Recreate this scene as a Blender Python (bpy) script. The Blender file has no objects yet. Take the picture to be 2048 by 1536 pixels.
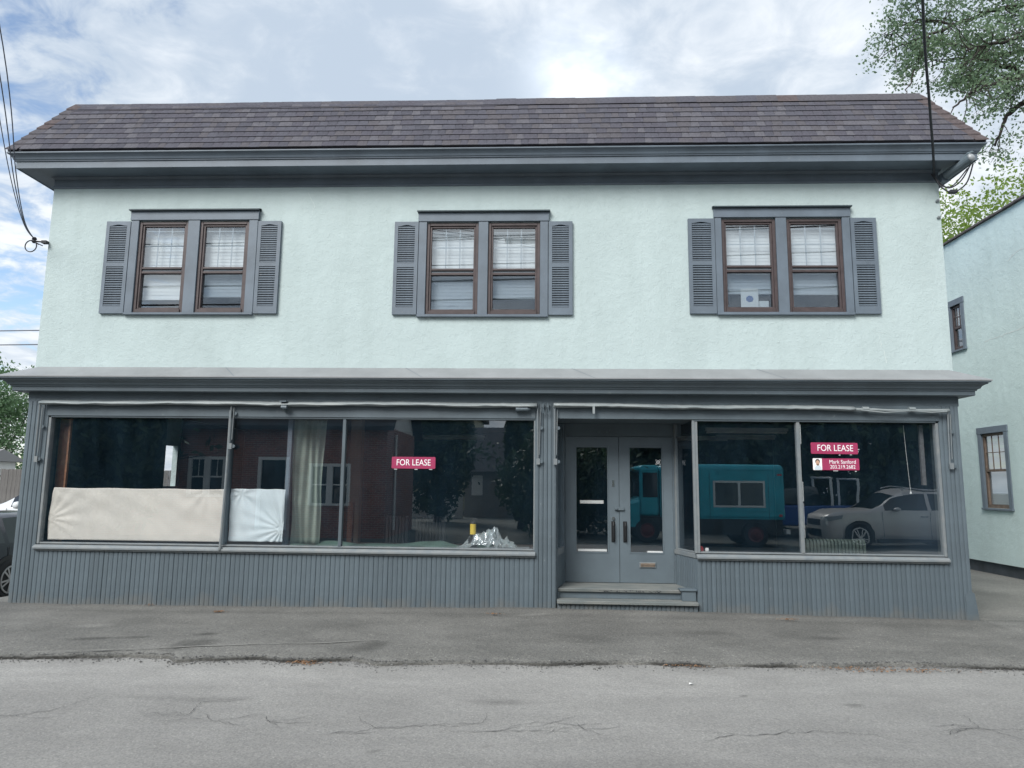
import bpy, bmesh, math, random
import numpy as np
from mathutils import Vector, Matrix

# ------------------------------------------------------------------ camera, sky, sun, exposure
sc = bpy.context.scene
COL = sc.collection
R = math.radians
random.seed(7)
rng = np.random.default_rng(7)

cam_d = bpy.data.cameras.new("camera")
cam = bpy.data.objects.new("camera", cam_d)
COL.objects.link(cam)
cam_d.sensor_width = 36.0
cam_d.lens = 24.96
cam_d.clip_end = 2000
cR = (0.99906081, 0.04200892, 0.01061833)
cU = (-0.00463188, -0.14011177, 0.99012486)
cF = (-0.04308183, 0.98924413, 0.1397856)
cam.matrix_world = Matrix(((cR[0], cU[0], -cF[0], 0), (cR[1], cU[1], -cF[1], -9.6), (cR[2], cU[2], -cF[2], 1.655), (0, 0, 0, 1)))
sc.camera = cam

SUN_EL, SUN_AZ = R(41), R(211)          # compass style: direction the light comes from, high behind the photographer
world = bpy.data.worlds.new("World")
sc.world = world
world.use_nodes = True
wn, wl = world.node_tree.nodes, world.node_tree.links
wn.clear()


def N(nodes, typ, **kw):
    n = nodes.new(typ)
    for k, v in kw.items():
        if k.startswith("i_"):
            key = k[2:]
            n.inputs[int(key) if key.isdigit() else key].default_value = v
        else:
            setattr(n, k, v)
    return n


def wmath(op, a, b=None, clamp=False):
    n = wn.new("ShaderNodeMath")
    n.operation = op
    n.use_clamp = clamp
    for i, v in enumerate((a, b)):
        if v is None:
            continue
        if isinstance(v, (int, float)):
            n.inputs[i].default_value = v
        else:
            wl.new(v, n.inputs[i])
    return n.outputs[0]


tc = wn.new("ShaderNodeTexCoord")
sep = wn.new("ShaderNodeSeparateXYZ")
wl.new(tc.outputs["Generated"], sep.inputs[0])
zc = wmath("ADD", wmath("MAXIMUM", sep.outputs[2], 0.0), 0.16)
comb = wn.new("ShaderNodeCombineXYZ")
wl.new(wmath("DIVIDE", sep.outputs[0], zc), comb.inputs[0])
wl.new(wmath("DIVIDE", sep.outputs[1], zc), comb.inputs[1])
comb.inputs[2].default_value = 3.7


def wnoise(scale, detail, rough, off=0.0, dist=0.0):
    m = wn.new("ShaderNodeMapping")
    m.inputs["Location"].default_value = (off, off * 0.7, 0)
    wl.new(comb.outputs[0], m.inputs[0])
    n = wn.new("ShaderNodeTexNoise")
    n.inputs["Scale"].default_value = scale
    n.inputs["Detail"].default_value = detail
    n.inputs["Roughness"].default_value = rough
    n.inputs["Distortion"].default_value = dist
    wl.new(m.outputs[0], n.inputs["Vector"])
    return n.outputs["Fac"]


def wramp(v, a, b, lo=0.0, hi=1.0):
    n = wn.new("ShaderNodeMapRange")
    n.interpolation_type = "SMOOTHSTEP"
    for k, x in (("From Min", a), ("From Max", b), ("To Min", lo), ("To Max", hi)):
        n.inputs[k].default_value = x
    wl.new(v, n.inputs["Value"])
    return n.outputs[0]


big = wnoise(0.55, 4, 0.5, 1.3, 0.3)
mid = wnoise(1.6, 6, 0.55, 5.1, 0.2)
fine = wnoise(7.5, 5, 0.6, 2.2, 0.4)
cover = wmath("ADD", wmath("MULTIPLY", big, 0.55), wmath("ADD", wmath("MULTIPLY", mid, 0.25), wmath("MULTIPLY", fine, 0.45)))
bias = wmath("MULTIPLY", sep.outputs[0], 0.42)
mask = wramp(wmath("ADD", cover, bias), 0.27, 0.42)
sky = wn.new("ShaderNodeTexSky")
sky.sky_type = "NISHITA"
sky.sun_disc = False
sky.sun_elevation = SUN_EL
sky.sun_rotation = SUN_AZ
sky.altitude = 50
sky.air_density = 1.0
sky.dust_density = 0.3
bg1 = wn.new("ShaderNodeBackground")
bg1.inputs["Strength"].default_value = 0.07
wl.new(sky.outputs[0], bg1.inputs["Color"])
shade = wramp(wmath("ADD", wmath("MULTIPLY", wnoise(0.9, 5, 0.5, 8.4, 0.35), 0.6), wmath("ADD", wmath("MULTIPLY", mid, 0.25), wmath("MULTIPLY", fine, 0.30))), 0.46, 0.68)
# thinner, brighter cloud towards one spot above the roof
vd = wn.new("ShaderNodeVectorMath")
vd.operation = "DOT_PRODUCT"
wl.new(tc.outputs["Generated"], vd.inputs[0])
vd.inputs[1].default_value = Vector((0.05, 0.85, 0.517)).normalized()
glow = wmath("POWER", wmath("MAXIMUM", vd.outputs["Value"], 0.0), 620.0)
glow = wmath("MULTIPLY", glow, wramp(mid, 0.36, 0.6, 0.15, 1.0))
shade = wmath("ADD", shade, wmath("MULTIPLY", glow, 1.0), True)
mixc = wn.new("ShaderNodeMix")
mixc.data_type = "RGBA"
wl.new(shade, mixc.inputs["Factor"])
mixc.inputs["A"].default_value = (0.195, 0.23, 0.275, 1)
mixc.inputs["B"].default_value = (0.36, 0.375, 0.39, 1)
bg2 = wn.new("ShaderNodeBackground")
wl.new(mixc.outputs["Result"], bg2.inputs["Color"])
wl.new(wmath("ADD", 1.0, wmath("MULTIPLY", glow, 0.6)), bg2.inputs["Strength"])
mxs = wn.new("ShaderNodeMixShader")
wl.new(mask, mxs.inputs[0])
wl.new(bg1.outputs[0], mxs.inputs[1])
wl.new(bg2.outputs[0], mxs.inputs[2])
wo = wn.new("ShaderNodeOutputWorld")
wl.new(mxs.outputs[0], wo.inputs[0])

sun_d = bpy.data.lights.new("sun", "SUN")
sun_d.energy = 1.5
sun_d.angle = R(30)
sun_d.color = (1.0, 0.97, 0.93)
sun = bpy.data.objects.new("sun", sun_d)
COL.objects.link(sun)
sd = Vector((math.sin(SUN_AZ) * math.cos(SUN_EL), math.cos(SUN_AZ) * math.cos(SUN_EL), math.sin(SUN_EL)))
sun.rotation_euler = (-sd).to_track_quat("-Z", "Y").to_euler()

sc.render.engine = "CYCLES"
sc.view_settings.view_transform = "Standard"
sc.view_settings.look = "None"
sc.view_settings.exposure = 1.55
sc.view_settings.gamma = 1.0
sc.view_settings.use_curve_mapping = False
sc.cycles.use_denoising = True
sc.cycles.transparent_max_bounces = 16
sc.cycles.max_bounces = 8
sc.cycles.diffuse_bounces = 4

# ------------------------------------------------------------------ materials


def mat(name, col, rough=0.6, var=0.0, vscale=3.0, bump=0.0, bscale=40.0, metal=0.0, spec=0.5, bump2=0.0, b2scale=4.0, col2=None, vdet=5, stretch=None):
    m = bpy.data.materials.new(name)
    m.use_nodes = True
    nt = m.node_tree
    b = nt.nodes["Principled BSDF"]
    b.inputs["Base Color"].default_value = (*col, 1)
    b.inputs["Roughness"].default_value = rough
    b.inputs["Metallic"].default_value = metal
    b.inputs["Specular IOR Level"].default_value = spec
    src = nt.nodes.new("ShaderNodeTexCoord").outputs["Object"]
    if stretch:
        mp = nt.nodes.new("ShaderNodeMapping")
        mp.inputs["Scale"].default_value = stretch
        nt.links.new(src, mp.inputs[0])
        src = mp.outputs[0]

    def noise(s, d=5, r=0.6):
        n = nt.nodes.new("ShaderNodeTexNoise")
        n.inputs["Scale"].default_value = s
        n.inputs["Detail"].default_value = d
        n.inputs["Roughness"].default_value = r
        nt.links.new(src, n.inputs["Vector"])
        return n.outputs["Fac"]
    if var or col2:
        c2 = col2 or tuple(c * (1 - var) for c in col)
        c1 = col if col2 else tuple(min(1, c * (1 + var)) for c in col)
        rp = nt.nodes.new("ShaderNodeValToRGB")
        rp.color_ramp.elements[0].position = 0.32
        rp.color_ramp.elements[0].color = (*c2, 1)
        rp.color_ramp.elements[1].position = 0.68
        rp.color_ramp.elements[1].color = (*c1, 1)
        nt.links.new(noise(vscale, vdet), rp.inputs[0])
        nt.links.new(rp.outputs[0], b.inputs["Base Color"])
    prev = None
    for st, s, dist in ((bump, bscale, 0.004), (bump2, b2scale, 0.03)):
        if st:
            bn = nt.nodes.new("ShaderNodeBump")
            bn.inputs["Strength"].default_value = st
            bn.inputs["Distance"].default_value = dist
            nt.links.new(noise(s, 4), bn.inputs["Height"])
            if prev:
                nt.links.new(prev, bn.inputs["Normal"])
            prev = bn.outputs[0]
    if prev:
        nt.links.new(prev, b.inputs["Normal"])
    return m


def tone_attr(m, amount=1.0):
    """multiply the base colour by the mesh attribute 'tone' (oil stains, worn patches with their own outline, darker bands at wall foot and edge)"""
    nt = m.node_tree
    b = nt.nodes["Principled BSDF"]
    a = nt.nodes.new("ShaderNodeAttribute")
    a.attribute_name = "tone"
    mx = nt.nodes.new("ShaderNodeMix")
    mx.data_type = "RGBA"
    mx.blend_type = "MULTIPLY"
    mx.inputs["Factor"].default_value = amount
    old = b.inputs["Base Color"].links[0].from_socket
    nt.links.new(old, mx.inputs["A"])
    nt.links.new(a.outputs["Color"], mx.inputs["B"])
    nt.links.new(mx.outputs["Result"], b.inputs["Base Color"])
    return m


def asphalt(name, dark, light, speck, grain):
    m = mat(name, light, 0.93, col2=dark, vscale=1.1, bump=0.9, bscale=95, bump2=0.35, b2scale=7, spec=0.25)
    nt = m.node_tree
    b = nt.nodes["Principled BSDF"]
    src = nt.nodes.new("ShaderNodeTexCoord").outputs["Object"]
    v = nt.nodes.new("ShaderNodeTexVoronoi")
    v.inputs["Scale"].default_value = 85
    nt.links.new(src, v.inputs["Vector"])
    wn_ = nt.nodes.new("ShaderNodeTexWhiteNoise")
    nt.links.new(v.outputs["Position"], wn_.inputs["Vector"])
    gr = nt.nodes.new("ShaderNodeValToRGB")
    gr.color_ramp.interpolation = "CONSTANT"
    e = gr.color_ramp.elements
    e[0].position, e[0].color = 0, (0.76, 0.76, 0.76, 1)
    e[1].position, e[1].color = 0.3, (1, 1, 1, 1)
    for p, c in ((0.68, 1.14), (0.94, 1.34), (0.994, speck)):
        x = e.new(p)
        x.color = (c, c, c * 0.97, 1)
    nt.links.new(wn_.outputs["Value"], gr.inputs[0])
    mx = nt.nodes.new("ShaderNodeMix")
    mx.data_type = "RGBA"
    mx.blend_type = "MULTIPLY"
    mx.inputs["Factor"].default_value = grain
    old = b.inputs["Base Color"].links[0].from_socket
    nt.links.new(old, mx.inputs["A"])
    nt.links.new(gr.outputs[0], mx.inputs["B"])
    nt.links.new(mx.outputs["Result"], b.inputs["Base Color"])
    return tone_attr(m)


def glass_mat(name, fac, tint=(0.86, 0.92, 0.93), wav=0.0, wscale=1.0, haze=0.0):
    m = bpy.data.materials.new(name)
    m.use_nodes = True
    nt = m.node_tree
    nt.nodes.clear()
    tr = nt.nodes.new("ShaderNodeBsdfTransparent")
    tr.inputs[0].default_value = (*tint, 1)
    gl = nt.nodes.new("ShaderNodeBsdfGlossy")
    gl.inputs["Roughness"].default_value = 0.0
    gl.inputs["Color"].default_value = (0.92, 0.97, 1.0, 1)
    fr = nt.nodes.new("ShaderNodeFresnel")
    fr.inputs["IOR"].default_value = 1.5
    ad = nt.nodes.new("ShaderNodeMath")
    ad.operation = "ADD"
    ad.use_clamp = True
    ad.inputs[1].default_value = fac
    nt.links.new(fr.outputs[0], ad.inputs[0])
    mx = nt.nodes.new("ShaderNodeMixShader")
    geo = nt.nodes.new("ShaderNodeNewGeometry")      # a pane reflects once, at the face the ray enters
    inv = nt.nodes.new("ShaderNodeMath")
    inv.operation = "SUBTRACT"
    inv.inputs[0].default_value = 1.0
    nt.links.new(geo.outputs["Backfacing"], inv.inputs[1])
    mlt = nt.nodes.new("ShaderNodeMath")
    mlt.operation = "MULTIPLY"
    nt.links.new(ad.outputs[0], mlt.inputs[0])
    nt.links.new(inv.outputs[0], mlt.inputs[1])
    nt.links.new(mlt.outputs[0], mx.inputs[0])
    nt.links.new(tr.outputs[0], mx.inputs[1])
    nt.links.new(gl.outputs[0], mx.inputs[2])
    if wav:
        tcn = nt.nodes.new("ShaderNodeTexCoord")
        mp = nt.nodes.new("ShaderNodeMapping")
        mp.inputs["Scale"].default_value = (0.6, 1, 2.2)
        nt.links.new(tcn.outputs["Object"], mp.inputs[0])
        nz = nt.nodes.new("ShaderNodeTexNoise")
        nz.inputs["Scale"].default_value = wscale
        nz.inputs["Detail"].default_value = 1
        nt.links.new(mp.outputs[0], nz.inputs["Vector"])
        bn = nt.nodes.new("ShaderNodeBump")
        bn.inputs["Strength"].default_value = 1.0
        bn.inputs["Distance"].default_value = wav
        nt.links.new(nz.outputs["Fac"], bn.inputs["Height"])
        nt.links.new(bn.outputs[0], gl.inputs["Normal"])
    o = nt.nodes.new("ShaderNodeOutputMaterial")
    last = mx.outputs[0]
    if haze:                       # blotchy bluish haze painted on the pane to lift its blacks
        tcd = nt.nodes.new("ShaderNodeTexCoord")
        mpd = nt.nodes.new("ShaderNodeMapping")
        mpd.inputs["Scale"].default_value = (1.6, 1, 0.5)
        nt.links.new(tcd.outputs["Object"], mpd.inputs[0])
        nd = nt.nodes.new("ShaderNodeTexNoise")
        nd.inputs["Scale"].default_value = 2.6
        nd.inputs["Detail"].default_value = 7
        nd.inputs["Roughness"].default_value = 0.65
        nt.links.new(mpd.outputs[0], nd.inputs["Vector"])
        mr = nt.nodes.new("ShaderNodeMapRange")
        mr.inputs["From Min"].default_value = 0.3
        mr.inputs["From Max"].default_value = 0.75
        mr.inputs["To Min"].default_value = haze * 0.5
        mr.inputs["To Max"].default_value = haze * 1.8
        nt.links.new(nd.outputs["Fac"], mr.inputs["Value"])
        dd = nt.nodes.new("ShaderNodeBsdfDiffuse")
        dd.inputs[0].default_value = (0.22, 0.48, 0.72, 1)
        m3 = nt.nodes.new("ShaderNodeMixShader")
        nt.links.new(mr.outputs[0], m3.inputs[0])
        nt.links.new(last, m3.inputs[1])
        nt.links.new(dd.outputs[0], m3.inputs[2])
        last = m3.outputs[0]
    nt.links.new(last, o.inputs[0])
    return m


def leaf_mat(name, c1, c2, transl=0.45):
    m = mat(name, c1, 0.55, col2=c2, vscale=0.9, vdet=3)
    nt = m.node_tree
    b = nt.nodes["Principled BSDF"]
    col = b.inputs["Base Color"].links[0].from_socket
    t = nt.nodes.new("ShaderNodeBsdfTranslucent")
    nt.links.new(col, t.inputs[0])
    mx = nt.nodes.new("ShaderNodeMixShader")
    mx.inputs[0].default_value = transl
    nt.links.new(b.outputs[0], mx.inputs[1])
    nt.links.new(t.outputs[0], mx.inputs[2])
    o = [n for n in nt.nodes if n.type == "OUTPUT_MATERIAL"][0]
    nt.links.new(mx.outputs[0], o.inputs[0])
    return m


def stucco_mat(name, col):
    m = mat(name, col, 0.82, col2=tuple(c * 0.90 for c in col), vscale=0.9, bump=0.8, bscale=48, bump2=0.32, b2scale=7, spec=0.3)
    nt = m.node_tree
    b = nt.nodes["Principled BSDF"]
    src = nt.nodes.new("ShaderNodeTexCoord").outputs["Object"]
    # sparse trowel ridges and pits
    v = nt.nodes.new("ShaderNodeTexNoise")
    v.inputs["Scale"].default_value = 24
    v.inputs["Detail"].default_value = 6
    v.inputs["Roughness"].default_value = 0.7
    v.inputs["Distortion"].default_value = 1.2
    nt.links.new(src, v.inputs["Vector"])
    rp = nt.nodes.new("ShaderNodeValToRGB")
    rp.color_ramp.elements[0].position = 0.5
    rp.color_ramp.elements[1].position = 0.72
    nt.links.new(v.outputs["Fac"], rp.inputs[0])
    bn = nt.nodes.new("ShaderNodeBump")
    bn.inputs["Strength"].default_value = 0.45
    bn.inputs["Distance"].default_value = 0.006
    nt.links.new(rp.outputs[0], bn.inputs["Height"])
    old = b.inputs["Normal"].links[0].from_socket
    nt.links.new(old, bn.inputs["Normal"])
    nt.links.new(bn.outputs[0], b.inputs["Normal"])
    # faint rain streaks and grime, long in z
    mp = nt.nodes.new("ShaderNodeMapping")
    mp.inputs["Scale"].default_value = (3.0, 3.0, 0.35)
    nt.links.new(src, mp.inputs[0])
    s = nt.nodes.new("ShaderNodeTexNoise")
    s.inputs["Scale"].default_value = 1.6
    s.inputs["Detail"].default_value = 7
    nt.links.new(mp.outputs[0], s.inputs["Vector"])
    r2 = nt.nodes.new("ShaderNodeValToRGB")
    r2.color_ramp.elements[0].position = 0.3
    r2.color_ramp.elements[0].color = (0.94, 0.945, 0.94, 1)
    r2.color_ramp.elements[1].position = 0.55
    nt.links.new(s.outputs["Fac"], r2.inputs[0])
    mx = nt.nodes.new("ShaderNodeMix")
    mx.data_type = "RGBA"
    mx.blend_type = "MULTIPLY"
    mx.inputs["Factor"].default_value = 0.8
    nt.links.new(b.inputs["Base Color"].links[0].from_socket, mx.inputs["A"])
    nt.links.new(r2.outputs[0], mx.inputs["B"])
    nt.links.new(mx.outputs["Result"], b.inputs["Base Color"])
    return m


M_MINT = stucco_mat("mint_stucco", (0.475, 0.565, 0.562))
M_MINT2 = stucco_mat("mint_stucco_neighbour", (0.58, 0.70, 0.69))
M_TRIM = mat("grey_paint", (0.115, 0.146, 0.178), 0.5, var=0.16, vscale=2.2, bump=0.25, bscale=60)
M_TRIM2 = mat("grey_board_paint", (0.093, 0.121, 0.139), 0.5, var=0.16, vscale=1.7, bump=0.25, bscale=45)


def weather(m, splash=True):
    """piece to piece paint difference, chalky scuffs and a low splash of road dirt"""
    nt = m.node_tree
    b = nt.nodes["Principled BSDF"]
    oi = nt.nodes.new("ShaderNodeObjectInfo")
    mr = nt.nodes.new("ShaderNodeMapRange")
    mr.inputs["To Min"].default_value = 0.92
    mr.inputs["To Max"].default_value = 1.08
    nt.links.new(oi.outputs["Random"], mr.inputs["Value"])
    mx = nt.nodes.new("ShaderNodeMix")
    mx.data_type = "RGBA"
    mx.blend_type = "MULTIPLY"
    mx.inputs["Factor"].default_value = 1
    nt.links.new(b.inputs["Base Color"].links[0].from_socket, mx.inputs["A"])
    nt.links.new(mr.outputs[0], mx.inputs["B"])
    col = mx.outputs["Result"]
    geo = nt.nodes.new("ShaderNodeNewGeometry")
    n1 = nt.nodes.new("ShaderNodeTexNoise")
    n1.inputs["Scale"].default_value = 13
    n1.inputs["Detail"].default_value = 8
    n1.inputs["Roughness"].default_value = .75
    nt.links.new(geo.outputs["Position"], n1.inputs["Vector"])
    r1 = nt.nodes.new("ShaderNodeMapRange")
    r1.inputs["From Min"].default_value = .60
    r1.inputs["From Max"].default_value = .72
    r1.inputs["To Max"].default_value = .55
    nt.links.new(n1.outputs["Fac"], r1.inputs["Value"])
    m2 = nt.nodes.new("ShaderNodeMix")
    m2.data_type = "RGBA"
    m2.inputs["B"].default_value = (.23, .25, .255, 1)
    nt.links.new(r1.outputs[0], m2.inputs["Factor"])
    nt.links.new(col, m2.inputs["A"])
    col = m2.outputs["Result"]
    if splash:
        sp = nt.nodes.new("ShaderNodeSeparateXYZ")
        nt.links.new(geo.outputs["Position"], sp.inputs[0])
        ns = nt.nodes.new("ShaderNodeTexNoise")
        ns.inputs["Scale"].default_value = 5
        ns.inputs["Detail"].default_value = 8
        nt.links.new(geo.outputs["Position"], ns.inputs["Vector"])
        ad = nt.nodes.new("ShaderNodeMath")
        ad.operation = "MULTIPLY_ADD"
        ad.inputs[1].default_value = -.5
        nt.links.new(ns.outputs["Fac"], ad.inputs[0])
        nt.links.new(sp.outputs[2], ad.inputs[2])
        r2 = nt.nodes.new("ShaderNodeMapRange")
        r2.inputs["From Min"].default_value = -.10
        r2.inputs["From Max"].default_value = -.26
        r2.inputs["To Max"].default_value = .45
        nt.links.new(ad.outputs[0], r2.inputs["Value"])
        m3 = nt.nodes.new("ShaderNodeMix")
        m3.data_type = "RGBA"
        m3.inputs["B"].default_value = (.15, .145, .13, 1)
        nt.links.new(r2.outputs[0], m3.inputs["Factor"])
        nt.links.new(col, m3.inputs["A"])
        col = m3.outputs["Result"]
    nt.links.new(col, b.inputs["Base Color"])


weather(M_TRIM, False)
weather(M_TRIM2)
M_TRIMW = mat("worn_grey_paint", (0.15, 0.175, 0.19), 0.6, col2=(0.20, 0.215, 0.215), vscale=9, bump=0.4, bscale=60)
M_PENT = mat("pent_roof_metal", (0.235, 0.245, 0.25), 0.5, var=0.12, vscale=2.0, bump=0.15, bscale=20)
M_BAR = mat("awning_metal", (0.16, 0.19, 0.20), 0.45, col2=(0.30, 0.33, 0.33), vscale=5, bump=0.4, bscale=30, stretch=(0.4, 1, 1))
M_SASH = mat("brown_sash", (0.060, 0.044, 0.044), 0.5, var=0.25, vscale=8)
M_SASHL = mat("worn_wood_sash", (0.15, 0.11, 0.085), 0.7, var=0.3, vscale=12)
M_MUNT = mat("pale_muntin", (0.24, 0.28, 0.31), 0.5)
M_BLIND = mat("white_blind", (0.54, 0.57, 0.58), 0.6, var=0.04, vscale=2)
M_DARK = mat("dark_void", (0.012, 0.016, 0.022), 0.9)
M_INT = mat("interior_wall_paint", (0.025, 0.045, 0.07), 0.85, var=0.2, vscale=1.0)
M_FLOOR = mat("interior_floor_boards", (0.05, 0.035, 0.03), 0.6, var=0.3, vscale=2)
M_WOOD = mat("brown_interior_wood", (0.085, 0.035, 0.02), 0.5, var=0.3, vscale=4, stretch=(6, 6, 0.6))
M_WHITE = mat("white_paint", (0.72, 0.73, 0.71), 0.5, var=0.05, vscale=3)
M_DOOR = mat("door_paint", (0.105, 0.135, 0.155), 0.45, var=0.08, vscale=3, bump=0.15, bscale=25)
M_STEP = mat("step_boards", (0.21, 0.215, 0.20), 0.75, col2=(0.12, 0.14, 0.14), vscale=4, bump=0.4, bscale=40, stretch=(0.6, 2, 2))
M_BLACK = mat("black_metal", (0.012, 0.013, 0.015), 0.4)
M_CHROME = mat("steel", (0.5, 0.5, 0.5), 0.25, metal=1.0)
M_BRASS = mat("tarnished_brass", (0.30, 0.24, 0.19), 0.4, metal=0.6, var=0.2, vscale=20)
M_CABLE = mat("black_cable", (0.02, 0.022, 0.028), 0.6)
M_CABLEG = mat("grey_cable", (0.10, 0.11, 0.14), 0.6)
M_SIGN = mat("maroon_sign_print", (0.33, 0.035, 0.10), 0.4, var=0.06, vscale=6)
M_SIGNW = mat("white_print", (0.85, 0.85, 0.85), 0.5)
M_CLOTH = mat("cream_cloth", (0.71, 0.675, 0.61), 0.9, var=0.05, vscale=5, bump=0.3, bscale=140)
M_CLOTHW = mat("white_cloth", (0.66, 0.735, 0.75), 0.9, var=0.05, vscale=5, bump=0.3, bscale=140)
M_CURT = mat("pale_green_curtain", (0.30, 0.36, 0.31), 0.9, var=0.15, vscale=3)
M_GREEN = mat("green_floor_cloth", (0.075, 0.13, 0.105), 0.9, var=0.25, vscale=4)
M_RAD = mat("pale_green_radiator", (0.065, 0.085, 0.07), 0.55, var=0.1, vscale=6)
M_RADW = mat("pale_grey_radiator", (0.14, 0.14, 0.145), 0.6, var=0.1, vscale=6)
M_YEL = mat("yellow_label", (0.75, 0.55, 0.06), 0.5)
M_RED = mat("red_plastic", (0.5, 0.03, 0.03), 0.4)
M_PAPER = mat("white_paper", (0.75, 0.75, 0.72), 0.8)
M_BLUEP = mat("blue_print", (0.10, 0.16, 0.34), 0.7)
M_LITTER = mat("dry_leaves", (0.32, 0.18, 0.09), 0.9, col2=(0.16, 0.09, 0.05), vscale=25)
M_STONE = mat("grit_stones", (0.20, 0.20, 0.19), 0.9, col2=(0.09, 0.09, 0.09), vscale=14)
M_CRACK = mat("crack_tar", (0.05, 0.05, 0.05), 0.95)
M_SEAM = mat("pale_asphalt_seam", (0.225, 0.22, 0.20), 0.95, var=0.2, vscale=20, bump=0.5, bscale=60)
M_BARK = mat("tree_bark", (0.05, 0.042, 0.038), 0.9, var=0.4, vscale=6, bump=0.8, bscale=20)
M_LEAF1 = leaf_mat("leaf_grey_green", (0.23, 0.33, 0.20), (0.15, 0.23, 0.14), .55)
M_LEAF2 = leaf_mat("leaf_fresh_green", (0.26, 0.37, 0.07), (0.15, 0.24, 0.05), 0.55)
M_LEAF3 = leaf_mat("leaf_dark_green", (0.06, 0.10, 0.045), (0.03, 0.055, 0.026), 0.25)
M_LEAF4 = leaf_mat("leaf_mid_green", (0.17, 0.28, 0.14), (0.10, 0.18, 0.09), 0.5)
M_ROAD = asphalt("road_asphalt", (0.226, 0.222, 0.211), (0.26, 0.255, 0.242), 1.6, 0.55)
M_WALK = asphalt("sidewalk_asphalt", (0.143, 0.142, 0.135), (0.188, 0.185, 0.175), 2.1, 0.9)
M_GRND = mat("far_ground", (0.12, 0.125, 0.11), 0.95, var=0.3, vscale=0.3)
M_FENCE = mat("weathered_fence", (0.125, 0.12, 0.115), 0.9, var=0.3, vscale=5, stretch=(3, 3, 0.5))
M_BRICK = None
M_GLASS = glass_mat("shop_glass", 0.165, (0.985, 0.99, 0.995), wav=0.0001, wscale=1.2, haze=0.008)
M_GLASSW = glass_mat("wavy_shop_glass", 0.19, (0.98, 0.99, 0.995), wav=0.0009, wscale=1.8, haze=0.008)
M_GLASSU = glass_mat("sash_glass", 0.20, (0.96, 0.98, 0.99), wav=0.00012, wscale=2)
M_SCREEN = glass_mat("insect_screen_mesh", 0.0, (.85, .87, .89))
M_SCREEN.node_tree.nodes["Glossy BSDF"].inputs["Roughness"].default_value = .6
M_SCREEN.node_tree.nodes["Glossy BSDF"].inputs["Color"].default_value = (.1, .11, .12, 1)
M_CARGL = mat("car_glass", (0.012, 0.016, 0.018), 0.05, spec=0.8)
M_TYRE = mat("tyre_rubber", (0.015, 0.015, 0.016), 0.8)
M_RIM = mat("alloy_rim", (0.55, 0.56, 0.58), 0.3, metal=0.9)
SHG = [mat("shingle_tone_%s" % n, c, 0.95, var=0.16, vscale=30, bump=0.8, bscale=120, spec=0.2) for n, c in
       (("plum", (0.080, 0.078, 0.094)), ("grey", (0.085, 0.085, 0.102)), ("light", (0.106, 0.104, 0.118)), ("brown", (0.091, 0.087, 0.097)), ("dark", (0.073, 0.073, 0.088)))]
M_HIP = mat("hip_shingle_brown", (0.096, 0.079, 0.080), 0.95, var=0.2, vscale=18, bump=0.8, bscale=120, spec=0.2)

# ------------------------------------------------------------------ mesh helpers


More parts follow.
